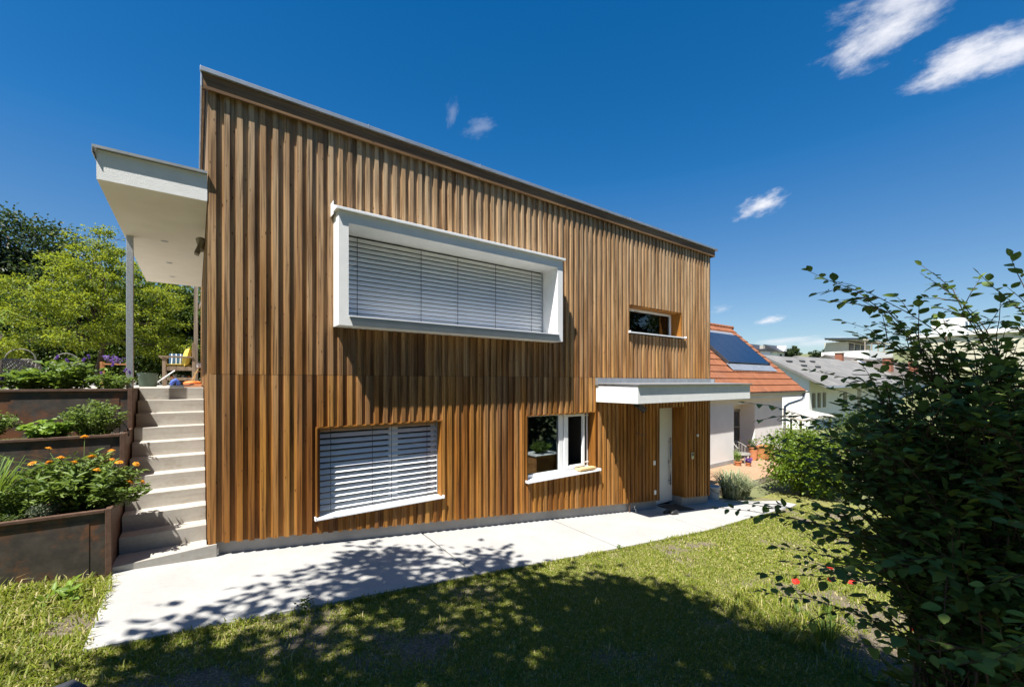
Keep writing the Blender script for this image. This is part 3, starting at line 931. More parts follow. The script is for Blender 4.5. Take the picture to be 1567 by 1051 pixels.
mb = MB(); mb.extr([(IX0 + 0.01, FY - 0.026, IZ0 - 0.008), (IX0 + 0.05, FY - 0.004, FZ0 + 0.005), (IX1 + 0.02, FY - 0.004, FZ0 + 0.005), (IX1 + 0.016, FY - 0.026, IZ0 - 0.008)], (0, 0.003, 0))
mb.build('drip_plate', M['grey_alu'], so_)
mb = MB(); mb.box(IX0, IX1, 6.17, 6.195, IZ0 + 0.022, IZ1); mb.build('pane', M['rubber'], bwo)
blind(bwo, IX0 + 0.014, IX1 - 0.014, IZ0 + 0.028, IZ1 - 0.03, 6.125, 0.066, 70, 0.065, (1.82, 2.78, 3.42, 4.16, 4.96))

# front door in its recess
yd = 6.28
dz = pz(9.1) + 0.03
mb = MB(); mb.box(8.66, 9.66, yd, yd + 0.06, dz, 1.38)
door = mb.build('front_door', M['door'], house, bevel=0.004)
mb = MB(); mb.tube([(9.50, yd - 0.06, -0.56), (9.50, yd - 0.06, 0.62)], 0.016, 10)
for zz in (-0.45, 0.5): mb.tube([(9.50, yd - 0.06, zz), (9.50, yd, zz)], 0.010, 8)
mb.build('handle', M['steel'], door, smooth=True)
mb = MB(); mb.box(9.49, 9.52, yd - 0.012, yd, -0.02, 0.05); mb.build('lock', M['steel'], door)
mb = MB(); frame_rect(mb, 8.648, 9.697, dz - 0.02, 1.394, yd + 0.02, yd + 0.08, 0.02); mb.build('door_frame', M['white_pvc'], door)
mb = MB(); mb.box(9.682, 9.70, YW + 0.004, yd + 0.06, clad_bot(9.7) + 0.01, 1.395); mb.box(8.645, 8.66, YW + 0.004, yd + 0.02, clad_bot(8.65), 1.395); mb.box(8.66, 9.682, YW + 0.004, yd + 0.06, 1.381, 1.395)
mb.build('door_lining', M['larch_in'], house)
mb = MB(); mb.box(8.55, 9.9, yd + 0.12, yd + 0.16, -1.5, 1.6); mb.build('door_back', M['interior'], house)

# entrance canopy
CX0, CX1, CY, CZ0, CZ1 = 6.509, 10.84, 4.93, 1.592, 1.93
mb = MB(); mb.box(CX0, CX1, CY, YW - 0.002, CZ0, CZ1)
can = mb.build('entrance_canopy', M['stucco'], house, bevel=0.004)
mb = MB()
mb.hexa([(CX0 - 0.02, CY - 0.045, 1.934), (CX1 + 0.04, CY - 0.045, 1.934), (CX1 + 0.04, YW - 0.003, 1.95), (CX0 - 0.02, YW - 0.003, 1.95),
         (CX0 - 0.02, CY - 0.045, 1.958), (CX1 + 0.04, CY - 0.045, 1.958), (CX1 + 0.04, YW - 0.003, 1.975), (CX0 - 0.02, YW - 0.003, 1.975)])
mb.box(CX0 - 0.02, 10.90, YW - 0.022, YW - 0.003, 1.976, 2.075)
mb.box(CX0 - 0.028, CX0 - 0.016, YW - 0.08, YW - 0.003, 1.93, 2.078)
mb.box(10.885, 10.93, YW - 0.10, YW - 0.003, 1.975, 2.07)
mb.build('flashing', M['zinc'], can, bevel=0.002)
# terrace canopy with its steel post
TX0, TX1, TY0, TY1, TZ0, TZ1 = -0.80, 0.108, 5.95, 11.4, 4.037, 4.335
mb = MB(); mb.cur = 0; mb.box(TX0, TX1, TY0, TY1, TZ0, TZ1)
tcan = mb.build('terrace_canopy', M['soffit'], house, bevel=0.004)
mb = MB(); mb.box(TX0, TX1, TY0 - 0.006, TY0 - 0.001, TZ0 + 0.001, TZ1); mb.build('canopy_render', M['stucco'], tcan)
mb = MB(); mb.box(TX0 - 0.03, TX1, TY0 - 0.045, TY1 + 0.04, TZ1 + 0.003, TZ1 + 0.03); mb.box(TX0 - 0.03, TX0 - 0.025, TY0 - 0.045, TY1, TZ1 - 0.05, TZ1 + 0.003)
mb.build('flashing', M['zinc'], tcan)
pst = MB()
pst.box(-0.775, -0.700, 7.98, 8.055, 1.6, TZ0 - 0.001)
pst.build('canopy_post', M['galv'], house, bevel=0.004)
for yy in (8.0, 9.4, 10.6):
    mb = MB(); mb.lathe((-0.36, yy, TZ0 - 0.004), [(0.045, 0), (0.045, 0.003)], 16); mb.build('downlight', M['grey_alu'], tcan)
# gadgets on the walls
q = Quaternion((0, 0, 1), 0.5)
mb = MB(); mb.lathe((7.78, 5.88, 1.40), [(0.02, 0.19), (0.02, 0.0)], 8); mb.tube([(7.78, 5.86, 1.47), (7.86, 5.76, 1.37)], [0.05, 0.075], 12); mb.box(7.72, 7.84, 5.93, 5.95, 1.44, 1.55); mb.tube([(7.78, 5.94, 1.48), (7.78, 5.86, 1.47)], 0.02, 8)
fl = mb.build('floodlight', M['dark_metal'], house)
mb = MB(); mb.box(9.955, 10.06, 5.925, 5.95, 0.07, 0.23); ic = mb.build('intercom', M['steel'], house, bevel=0.004)
mb = MB(); mb.box(9.975, 10.04, 5.921, 5.924, 0.15, 0.21); mb.build('intercom_screen', M['rubber'], ic)
mb = MB(); mb.tube([(10.25, 5.95, 0.64), (10.25, 5.925, 0.64)], 0.035, 12); mb.build('wall_sensor', M['white_plastic'], house)
for (sx, sz) in ((8.445, 0.145), (8.469, -0.532)):
    mb = MB(); mb.box(sx - 0.035, sx + 0.035, 5.93, 5.95, sz - 0.05, sz + 0.05); mb.build('wall_socket', M['white_plastic'], house, bevel=0.004)
mb = MB(); mb.tube([(7.80, 5.95, 0.88), (7.80, 5.90, 0.86), (7.95, 5.89, 0.82), (8.0, 5.88, 0.84)], 0.008, 6); mb.build('wall_hook', M['dark_metal'], house)
mb = MB(); mb.tube([(7.68, 5.97, -0.76), (7.68, 5.88, -0.76), (7.68, 5.86, -0.82)], 0.014, 8); mb.tube([(7.68, 5.91, -0.76), (7.68, 5.91, -0.71)], 0.010, 8); mb.box(7.65, 7.71, 5.905, 5.915, -0.715, -0.70)
mb.build('garden_tap', M['steel'], house, smooth=False)
mb = MB(); mb.tube([(7.592, 5.972, -0.64), (7.592, 5.972, -0.90)], 0.018, 8); mb.build('drain_pipe', M['corten_rim'], house)
mb = MB()
mb.tube([(0.10, 7.0, 3.84), (0.06, 7.0, 3.84)], 0.03, 10); mb.tube([(0.055, 7.02, 3.88), (0.065, 6.95, 3.72)], [0.055, 0.03], 12); mb.obox((0.045, 7.0, 3.77), 0.05, 0.14, 0.20, Quaternion((0, 1, 0), 0.35))
mb.build('wall_lamp', M['greywood'], house)

# ------------------------------------------------------------------ concrete stairs
st = thing('concrete_stairs', 'flight of pale concrete steps climbing between steel planters and house', 'stairs', (-0.28, 5.95, 0))
for i in range(11):
    y0 = 5.95 + 0.233 * i; z1 = 0.149 + 0.176 * i
    xl = -0.66; xr = 0.105
    mb = MB()
    if i == 0:
        mb.prism([(-0.70, 5.80), (0.20, 5.945), (0.20, 5.98), (0.105, 5.98), (0.105, 6.21), (-0.66, 6.21)], -0.2, lambda x, y: z1)
    else:
        mb.box(xl, xr, y0, y0 + (0.26 if i < 10 else 0.31), z1 - 0.30, z1)
    mb.build('step', M['step'], st, bevel=0.007)

# ------------------------------------------------------------------ planters


def planter(label, xr, xl, y0, y1, zt, zb, plate):
    p = thing('steel_planter', label, 'planter', (xr, y0, zb), 'rusty steel planters beside the stairs')
    mb = MB(); rim = 0.028
    mb.box(xl, xr - 0.045, y0 + rim, y0 + rim + 0.012, zb - 0.3, zt - 0.03)
    mb.build('front_panel', M['corten'], p)
    if plate:
        mb = MB(); mb.box(plate[0], plate[1], y0 + rim - 0.005, y0 + rim - 0.001, zb - 0.3, zt - 0.09); mb.build('steel_plate', M['corten'], p)
    mb = MB(); mb.box(xl, xr - 0.05, y0, y0 + 0.05, zt - 0.03, zt); mb.build('rim', M['corten_rim'], p, bevel=0.003)
    mb = MB(); mb.box(xr - 0.048, xr, y0 - 0.004, y0 + 0.045, zb - 0.3, zt + 0.006); mb.build('corner_post', M['corten_rim'], p, bevel=0.004)
    mb = MB(); mb.box(xr - 0.02, xr - 0.006, y0 + 0.045, y1, zb - 0.25, zt - 0.028); mb.box(xr - 0.048, xr, y0 + 0.046, y1, zt - 0.026, zt + 0.002)
    mb.build('side_panel', M['corten_rim'], p, bevel=0.003)
    # soil surface
    v, f = grid(np.linspace(xl, xr - 0.025, 60), np.linspace(y0 + 0.045, y1 + 0.02, 18), lambda X, Y: zt - 0.06 + 0.035 * (fnoise(X * 5, Y * 5, 3) - 0.4))
    np_mesh('soil', v, f, M['soil'], p, smooth=True)
    return p


P1 = planter('lowest rusty steel planter beside the stairs, overflowing with orange marigolds', -0.665, -4.6, 5.755, 6.80, 0.746, 0.10, (-1.75, -0.83))
P2 = planter('middle rusty steel planter holding three low green bushes', -0.668, -5.4, 6.80, 7.535, 1.385, 0.68, (-2.6, -0.80))
P3 = planter('topmost rusty steel planter at terrace level with purple flowers', -0.668, -6.2, 7.535, 8.52, 1.908, 1.32, (-1.75, -0.80))
# ------------------------------------------------------------------ plant generators


def leaves_np(pos, dirs, length, width, r, fold=0.25, droop=0.0):
    """pointed leaves: 6 verts, two quads folded along the midrib"""
    n = len(pos)
    d = dirs / np.linalg.norm(dirs, axis=1)[:, None]
    up = r.normal(size=(n, 3)) * 0.55 + np.array([0, 0, 1.0])
    s = np.cross(d, up); s /= (np.linalg.norm(s, axis=1)[:, None] + 1e-9)
    nrm = np.cross(s, d)
    L = np.broadcast_to(length, (n,))[:, None]; W = np.broadcast_to(width, (n,))[:, None]
    p0 = pos; tip = pos + d * L - nrm * L * droop
    m1 = pos + d * L * 0.35; m2 = pos + d * L * 0.72 - nrm * L * droop * 0.4
    l1 = m1 + s * W * 0.5 + nrm * W * fold; r1 = m1 - s * W * 0.5 + nrm * W * fold
    l2 = m2 + s * W * 0.36 + nrm * W * fold * 0.7; r2 = m2 - s * W * 0.36 + nrm * W * fold * 0.7
    V = np.stack([p0, l1, l2, tip, r2, r1], 1).reshape(-1, 3)
    i = np.arange(n) * 6
    F = np.concatenate([np.stack([i, i + 3, i + 2, i + 1], 1), np.stack([i, i + 5, i + 4, i + 3], 1)])
    return V, F


def unit_rand(r, n):
    v = r.normal(size=(n, 3)); return v / np.linalg.norm(v, axis=1)[:, None]


def tree(name, label, base, height, trunk_r, lobes, leafmat, leaf_len, n_leaves, seed, cat='tree', group=None, clump=0.35, twigs=False, flat=1.0, bark='bark', trunk_top=None):
    """lobes: list of (dx,dy,dz,rx,ry,rz) relative to base"""
    r = np.random.default_rng(seed); rr = random.Random(seed)
    t = thing(name, label, cat, base, group)
    mb = MB(); B = Vector(base)
    top = B + Vector(trunk_top or (rr.uniform(-0.3, 0.3), rr.uniform(-0.3, 0.3), height * 0.8))
    path = [B - Vector((0, 0, 0.3))]
    for k in range(1, 7):
        a = k / 6
        path.append(B.lerp(top, a) + Vector((rr.uniform(-1, 1), rr.uniform(-1, 1), 0)) * 0.035 * height * (0.3 if k == 1 else 0.7))
    rad = [trunk_r * (1.25 - 1.15 * i / 6) for i in range(7)]; rad[0] *= 1.3
    mb.tube(path, rad, 9)
    pos = []; out = []
    vol = np.array([l[3] * l[4] * l[5] for l in lobes]) ** 0.7; vol = vol / vol.sum()
    for li, l in enumerate(lobes):
        c = np.array(base) + np.array(l[:3])
        # limb to the lobe
        k = min(5, max(2, int(6 * max(0.15, (l[2] / height) - 0.2))))
        s0 = path[k]; e = Vector(c)
        mid = s0.lerp(e, 0.5) + Vector((rr.uniform(-.2, .2), rr.uniform(-.2, .2), 0.12 * (e - s0).length))
        mb.tube([s0, mid, e], [rad[k] * 0.55, rad[k] * 0.32, rad[k] * 0.12], 6)
        nc = max(6, int(n_leaves * vol[li] / 70))
        cc = unit_rand(r, nc) * (r.uniform(0.25, 1.0, nc) ** 0.5)[:, None] * np.array(l[3:6])
        cc *= (0.75 + 0.5 * r.uniform(0, 1, nc))[:, None]
        for q in cc[:max(8, nc // 5)]:
            e2 = Vector(c + q)
            mb.tube([e, e.lerp(e2, 0.5) + Vector((rr.uniform(-.1, .1), rr.uniform(-.1, .1), 0.1)), e2], [rad[k] * 0.13, rad[k] * 0.08, rad[k] * 0.03], 4, caps=False)
        per = max(10, int(n_leaves * vol[li] / nc))
        cs = clump * r.uniform(0.6, 1.3, nc)
        for q, s_ in zip(cc, cs):
            m_ = int(per * r.uniform(0.4, 1.5))
            g_ = r.normal(size=(m_, 3)) * 0.5 * s_ * np.array([1, 1, 0.62 * flat])
            pos.append(c + q + g_); out.append(g_ / s_ + q / np.linalg.norm(q) * 0.7 + r.normal(size=(m_, 3)) * 0.7 + np.array([0, 0, -0.25]))
    pos = np.concatenate(pos); out = np.concatenate(out)
    ln = leaf_len * r.uniform(0.7, 1.25, len(pos))
    V, F = leaves_np(pos, out, ln, ln * 0.6, r, 0.12, 0.15)
    mb.build('trunk', M[bark], t, smooth=True)
    np_mesh('crown', V, F, FOL[leafmat], t)
    return t


def herb(name, label, base, rx, ry, h, leafmat, leaf_len, n, seed, cat='plant', group=None, upright=0.6, aspect=0.5, stems=14, gate=1.0):
    """leafy plant grown from stems; returns thing and stem tips"""
    r = np.random.default_rng(seed)
    t = thing(name, label, cat, base, group); B = np.array(base)
    mb = MB(); P = []; D = []; tips = []
    per = max(4, n // stems)
    for k in range(stems):
        a = r.uniform(0, 2 * np.pi); q = r.uniform(0, 1) ** 0.6
        tip = B + np.array([math.cos(a) * rx * q, math.sin(a) * ry * q, h * r.uniform(0.62, 1.0) * (1 - 0.35 * q * q)])
        root = B + np.array([math.cos(a) * rx * q * 0.35, math.sin(a) * ry * q * 0.35, -0.02])
        mid = (root + tip) / 2 + np.array([0, 0, h * 0.12])
        ts = np.linspace(0, 1, 6)
        pth = [tuple((1 - u) ** 2 * root + 2 * u * (1 - u) * mid + u * u * tip) for u in ts]
        mb.tube(pth, [0.004 * (1.2 - 0.8 * u) * (h / 0.3) ** 0.4 for u in ts], 4, caps=False); tips.append(Vector(tip))
        u = r.uniform(0.15, 1.03, per)[:, None]
        p = (1 - u) ** 2 * root + 2 * u * (1 - u) * mid + u * u * tip
        az = r.uniform(0, 2 * np.pi, per)
        dd = np.stack([np.cos(az), np.sin(az), upright * r.uniform(-0.2, 1.6, per)], 1)
        P.append(p + dd * 0.01); D.append(dd)
    P = np.concatenate(P); D = np.concatenate(D); ln = leaf_len * r.uniform(0.55, 1.3, len(P))
    V, F = leaves_np(P, D, ln, ln * aspect, r, 0.18, 0.25)
    np_mesh('foliage', V, F, FOL[leafmat], t)
    mb.build('stem', M['stem'], t)
    return t, tips


def blade_clump(name, label, base, rx, ry, h, leafmat, n, seed, w=0.010, cat='plant', group=None, arch=0.9):
    r = np.random.default_rng(seed); t = thing(name, label, cat, base, group); B = np.array(base)
    a = r.uniform(0, 2 * np.pi, n); q = r.uniform(0, 1, n) ** 0.5
    b = B + np.stack([np.cos(a) * rx * 0.35 * q, np.sin(a) * ry * 0.35 * q, -0.01 + 0 * a], 1)
    L = h * r.uniform(0.55, 1.15, n)
    a2 = a + r.normal(size=n) * 0.5; sp = arch * r.uniform(0.1, 1, n)
    o = np.stack([np.cos(a2), np.sin(a2), 0 * a], 1)
    m1 = b + np.array([0, 0, 1]) * (L * 0.55)[:, None] + o * (L * 0.2 * sp)[:, None]
    m2 = b + np.array([0, 0, 1]) * (L * 0.85)[:, None] + o * (L * 0.5 * sp)[:, None]
    tip = b + np.array([0, 0, 1]) * (L * (0.98 - 0.35 * sp))[:, None] + o * (L * 0.95 * sp)[:, None]
    s = np.stack([-np.sin(a2), np.cos(a2), 0 * a], 1) * (w * r.uniform(0.6, 1.3, n))[:, None]
    V = np.stack([b - s * .7, b + s * .7, m1 + s, m1 - s, m2 + s * .75, m2 - s * .75, tip + s * 0.05, tip - s * 0.05], 1).reshape(-1, 3)
    i = np.arange(n) * 8
    F = np.concatenate([np.stack([i + k, i + k + 1, i + k + 2 if False else i + k + 2, i + k + 3], 1) if k == 0 else np.stack([i + k + 1, i + k, i + k + 2, i + k + 3], 1) for k in (0, 2, 4)])
    np_mesh('foliage', V, F, FOL[leafmat], t)
    return t


def daisy_mesh(rad, petals, rows, dome, seed, mat, cmat):
    """composite flower, local at origin facing +z"""
    r = random.Random(seed); mb = MB()
    for row in range(rows):
        rr_ = rad * (1 - 0.28 * row); zz = dome * row * 0.4
        for k in range(petals):
            a = 2 * math.pi * (k + 0.5 * row) / petals + r.uniform(-.1, .1); wd = 1.5 * math.pi * rr_ / petals * 0.5
            c, s = math.cos(a), math.sin(a)
            L = rr_ * r.uniform(0.88, 1.08)
            p = [(0.15 * rad, -wd * .4, zz), (L * 0.75, -wd, zz + dome * .5), (L, 0, zz + dome * .2), (L * 0.75, wd, zz + dome * .5), (0.15 * rad, wd * .4, zz)]
            mb.add([(x * c - y * s, x * s + y * c, z) for x, y, z in p], [(0, 1, 2, 3, 4)])
    mb.cur = 1
    mb.lathe((0, 0, -0.004), [(0.02 * rad, -rad * 0.3), (0.25 * rad, -rad * 0.12), (0.32 * rad, dome * 0.6), (0.2 * rad, dome + 0.006), (0.02 * rad, dome + 0.009)], 8)
    me_o = mb.build('flower_shape', [mat, cmat], None); me = me_o.data; bpy.data.objects.remove(me_o); return me


def spike_mesh(h, rad, n, seed, mat):
    r = np.random.default_rng(seed)
    z = r.uniform(0, h, n); a = r.uniform(0, 2 * np.pi, n); rr_ = rad * (1 - 0.6 * z / h)
    p = np.stack([np.cos(a) * rr_ * .3, np.sin(a) * rr_ * .3, z], 1); d = np.stack([np.cos(a), np.sin(a), 0.5 + 0 * a], 1)
    V, F = leaves_np(p, d, rad * 1.2, rad * 0.8, r, 0.2, 0.1)
    o = np_mesh('flower_shape', V, F, mat); me = o.data; bpy.data.objects.remove(o); return me


def put(parent, name, me, p, tilt=0.0, az=0.0, s=1.0):
    o = link(name, me, parent)
    o.location = Vector(p) - wloc(parent); o.rotation_euler = (tilt * math.sin(az), -tilt * math.cos(az), az); o.scale = (s, s, s)
    return o


def stalk(parent, a, b, rad=0.003, sag=0.0):
    a = Vector(a); b = Vector(b); m = (a + b) / 2 + Vector((0, 0, sag))
    return [tuple((1 - u) ** 2 * a + 2 * u * (1 - u) * m + u * u * b) for u in (0, .25, .5, .75, 1)]


DAISY = [daisy_mesh(0.042, 16, 4, 0.016, s, FOL['orange'], M['crate']) for s in (1, 2, 3)]
SPIKE = [spike_mesh(0.06, 0.015, 60, s, FOL['purple']) for s in (1, 2)]

# ---- lowest planter
Z1 = 0.70
mg, tips = herb('marigold_plant', 'sprawling marigold plant with orange flowers in the lowest planter', (-0.93, 6.15, Z1), 0.46, 0.38, 0.56, 'marigold', 0.085, 2600, 3, upright=0.6, aspect=0.28, stems=70)
mgtips = [(-1.15, 6.05, 1.16), (-1.06, 6.0, 1.20), (-0.98, 6.1, 1.13), (-1.28, 6.15, 1.15), (-0.86, 6.15, 1.17), (-0.78, 6.2, 1.12), (-1.20, 6.3, 1.27), (-0.73, 6.3, 1.20),
          (-0.93, 6.25, 1.37), (-0.70, 6.1, 1.13), (-0.66, 6.22, 1.08), (-0.52, 6.2, 1.05), (-0.47, 6.12, 0.86), (-0.56, 6.05, 0.88), (-1.10, 6.2, 0.98), (-0.80, 6.0, 1.05)]
mb = MB(); rr = random.Random(2)
for i, p in enumerate(mgtips):
    b = (-0.93 + (p[0] + 0.93) * 0.3, 6.15 + (p[1] - 6.15) * 0.3, Z1 + 0.05)
    mb.tube(stalk(None, b, (p[0], p[1], p[2] + 0.045), sag=0.06), 0.0035, 5, caps=False)
    put(mg, 'flower', DAISY[i % 3], (p[0], p[1], p[2] + 0.05), rr.uniform(0.1, 0.7), rr.uniform(0, 6.28), rr.uniform(0.8, 1.15))
mb.build('flower_stalk', M['stem'], mg)
tr, tp = herb('trailing_herb', 'leafy trailing herb spilling over the lowest planter onto the stairs', (-0.66, 6.05, Z1 + 0.02), 0.32, 0.28, 0.26, 'marigold', 0.06, 900, 8, upright=0.3, aspect=0.42, stems=22)
sg = herb('sage_plant', 'silvery grey sage tuft at the front of the lowest planter', (-1.17, 5.93, Z1), 0.12, 0.09, 0.15, 'sage', 0.022, 900, 5, stems=36, aspect=0.35)[0]
blade_clump('daylily_plant', 'strappy arching leaves beside purple flowers in the lowest planter', (-1.62, 6.15, Z1), 0.40, 0.34, 0.60, 'herb', 190, 12, 0.008)
blade_clump('iris_plant', 'clump of narrow green blades at the left of the lowest planter', (-2.12, 6.25, Z1), 0.40, 0.34, 0.55, 'herb', 240, 13, 0.007)
lv, tips = herb('lavender_plant', 'lavender with purple flower spikes behind the strappy leaves', (-1.55, 6.42, Z1), 0.42, 0.18, 0.42, 'herb', 0.05, 800, 15, aspect=0.2, stems=40)
for i, p in enumerate([(-1.95, 6.3, 1.10), (-1.72, 6.3, 1.17), (-1.60, 6.4, 1.20), (-1.42, 6.35, 1.08), (-1.70, 6.25, 1.12), (-1.36, 6.3, 0.98), (-1.02, 6.0, 0.96), (-1.06, 5.98, 0.93)]):
    put(lv, 'flower', SPIKE[i % 2], p, 0.3, i * 1.3, 1.0)
mb = MB()
for p in [(-1.95, 6.3, 1.10), (-1.72, 6.3, 1.17), (-1.60, 6.4, 1.20), (-1.42, 6.35, 1.08), (-1.70, 6.25, 1.12), (-1.36, 6.3, 0.98)]:
    mb.tube(stalk(None, (p[0] * .7 - .46, 6.42, Z1), p), 0.003, 4, caps=False)
mb.build('flower_stalk', M['stem'], lv)
herb('thyme_plant', 'low dark thyme cushion at the rim of the lowest planter', (-1.50, 5.92, Z1), 0.26, 0.08, 0.09, 'hedge', 0.020, 1100, 17, stems=50)
herb('moss_saxifrage', 'bright yellow green cushion plant at the far left of the lowest planter', (-2.05, 5.95, Z1), 0.26, 0.13, 0.15, 'lettuce', 0.026, 1300, 18, stems=60)
herb('mint_plant', 'mid green mint filling the back of the lowest planter', (-2.2, 6.55, Z1), 0.5, 0.2, 0.42, 'herb', 0.05, 900, 19, stems=40)
herb('catmint_plant', 'loose green catmint between marigolds and strappy leaves', (-1.33, 6.12, Z1), 0.28, 0.26, 0.44, 'marigold', 0.055, 1300, 20, stems=34, aspect=0.3)
# ---- middle planter
Z2 = 1.33
herb('boxwood_bush', 'rounded bush at the left end of the middle planter', (-1.95, 7.15, Z2), 0.38, 0.27, 0.40, 'marigold', 0.036, 3600, 31, stems=90)
herb('strawberry_plant', 'pale leafy low plant in the centre of the middle planter', (-1.38, 7.05, Z2), 0.29, 0.22, 0.25, 'lettuce', 0.07, 560, 32, stems=34, aspect=0.7, upright=0.2)
herb('myrtle_bush', 'upright small leaved bush at the right of the middle planter', (-0.98, 7.12, Z2), 0.30, 0.26, 0.46, 'marigold', 0.034, 3000, 33, stems=70)
herb('creeping_thyme', 'flat creeping thyme along the rim of the middle planter', (-1.35, 6.92, Z2), 0.55, 0.07, 0.07, 'hedge', 0.018, 800, 34, stems=50)
mb = MB()
hp = []
for k in range(13):
    a = math.pi * k / 12
    hp.append((-0.83 + 0.13 * math.cos(a) * 1.1 + 0.02, 7.12 + 0.05 * math.sin(a * 2), 1.33 + 0.20 * math.sin(a)))
mb.tube(hp, 0.010, 8)
tag(mb.build('garden_hose', M['rubber'], smooth=True), 'black hose loop arching out of the middle planter', 'hose')
mb = MB(); rr = random.Random(4)
for k in range(9):
    a = 2 * math.pi * k / 9
    mb.tube([(-0.76 + 0.05 * math.cos(a + t * 0.7), 6.98 + 0.05 * math.sin(a + t * 0.7), 1.335 + 0.05 * t + 0.01 * rr.random()) for t in (0, .5, 1)], 0.004, 5)
tag(mb.build('wire_ornament', M['wicker']), 'pale twisted wire ornament beside the black hose', 'ornament')
# ---- top planter
Z3 = 1.87
lab3 = [('leafy_plant', 'large leaved plant with purple flowers left of the canopy post', -1.35, 7.95, 0.42, 0.42, 'herb', 0.085, 700),
        ('leafy_plant', 'pale large leaved plant in the centre of the topmost planter', -1.62, 8.0, 0.36, 0.36, 'herb', 0.10, 420),
        ('leafy_plant', 'mixed leafy plant with purple flowers in front of the wicker lantern', -2.15, 7.95, 0.42, 0.22, 'herb', 0.06, 900),
        ('leafy_plant', 'yellow green plant hanging over the left end of the topmost planter', -2.62, 7.85, 0.36, 0.30, 'lettuce', 0.045, 1100),
        ('leafy_plant', 'small leafy plant at the stair end of the topmost planter, by the post', -0.92, 7.95, 0.24, 0.30, 'herb', 0.055, 600)]
fl3 = [[(-1.30, 7.75, 2.24), (-1.18, 7.8, 2.26), (-1.1, 7.75, 2.30), (-1.42, 7.8, 2.28)], [], [(-2.2, 7.65, 2.03), (-2.08, 7.7, 2.10), (-1.98, 7.7, 2.12), (-1.88, 7.8, 2.02)], [(-2.5, 7.62, 1.98)],
       [(-0.98, 7.75, 2.08), (-0.78, 7.85, 2.13), (-0.72, 7.9, 2.10), (-0.9, 7.8, 2.2)]]
for i, (nm, lb, x, y, rx, h, lm, ll, n) in enumerate(lab3):
    t, tips = herb(nm, lb, (x, y, Z3), rx, 0.34, h, lm, ll, n, 50 + i, aspect=0.5, stems=36)
    mb = MB()
    for k, p in enumerate(fl3[i]):
        put(t, 'flower', SPIKE[k % 2], p, 0.4, k * 1.7, 0.9); mb.tube(stalk(None, (x, y, Z3), p), 0.003, 4, caps=False)
    if fl3[i]: mb.build('flower_stalk', M['stem'], t)
# ------------------------------------------------------------------ terrace things


def lantern(label, x, y, s):
    t = thing('wicker_lantern', label, 'lantern', (x, y, TZ), 'wicker lanterns on the terrace')
    mb = MB()
    prof = lambda u: s * (0.17 + 0.09 * math.sin(math.pi * min(1, u * 0.9 + 0.12)))
    for d in (1, -1):
        for k in range(22):
            pts = []
            for j in range(9):
                u = j / 8; a = 2 * math.pi * k / 22 + d * u * 1.5
                rr_ = prof(u); pts.append((x + rr_ * math.cos(a), y + rr_ * math.sin(a), TZ + s * (0.01 + 0.42 * u)))
            mb.tube(pts, 0.008 * s, 4, caps=False)
    for u in (0.0, 0.5, 1.0):
        rr_ = prof(u); mb.tube([(x + rr_ * math.cos(a), y + rr_ * math.sin(a), TZ + s * (0.01 + 0.42 * u)) for a in [2 * math.pi * k / 20 for k in range(21)]], 0.012 * s, 5, caps=False)
    mb.build('basket', M['wicker'], t)
    mb = MB(); r1 = prof(1) * 0.95
    mb.tube([(x + r1 * math.cos(a), y + 0.02, TZ + s * (0.43 + 0.17 * math.sin(a))) for a in [math.pi * k / 12 for k in range(13)]], 0.009 * s, 6)
    mb.build('handle', M['wicker'], t)
    return t


lantern('round grey wicker lantern with a hoop handle, fully visible behind purple flowers', -2.19, 9.9, 1.0)
lantern('second wicker lantern, half hidden behind the leafy planter', -1.76, 10.3, 0.95)
urn = thing('stone_urn', 'pale stone urn with a strappy plant at the left edge of the terrace', 'urn', (-2.52, 9.6, TZ))
mb = MB(); mb.box(-2.70, -2.34, 9.42, 9.78, TZ, TZ + 0.42); mb.build('pedestal', M['stone'], urn, bevel=0.01)
mb = MB(); mb.lathe((-2.52, 9.6, TZ + 0.42), [(0.09, 0), (0.09, 0.03), (0.05, 0.06), (0.06, 0.1), (0.16, 0.2), (0.2, 0.32), (0.22, 0.36), (0.19, 0.36)], 24); mb.build('bowl', M['stone'], urn, smooth=True)
blade_clump('strap_plant', 'arching pale green strap leaves growing in the stone urn', (-2.52, 9.6, TZ + 0.77), 0.25, 0.25, 0.42, 'lettuce', 40, 77, 0.02, arch=1.3)
# flower shelf (small orange wooden rack)
t = thing('wooden_rack', 'small orange wooden rack with flowers left of the steel post', 'rack', (-1.02, 9.2, TZ))
for xx in (-1.17, -0.87):
    for yy in (9.1, 9.3): mb = MB(); mb.box(xx - .015, xx + .015, yy - .015, yy + .015, TZ, TZ + 0.40); mb.build('leg', M['crate'], t)
for zz in (0.12, 0.36):
    mb = MB()
    for k in range(3): mb.box(-1.18, -0.86, 9.09 + k * 0.075, 9.15 + k * 0.075, TZ + zz, TZ + zz + 0.015)
    mb.build('shelf', M['crate'], t)
herb('potted_violet', 'pink and purple flowers standing on the orange wooden rack', (-1.02, 9.2, TZ + 0.38), 0.16, 0.12, 0.16, 'purple', 0.03, 160, 91, stems=14)
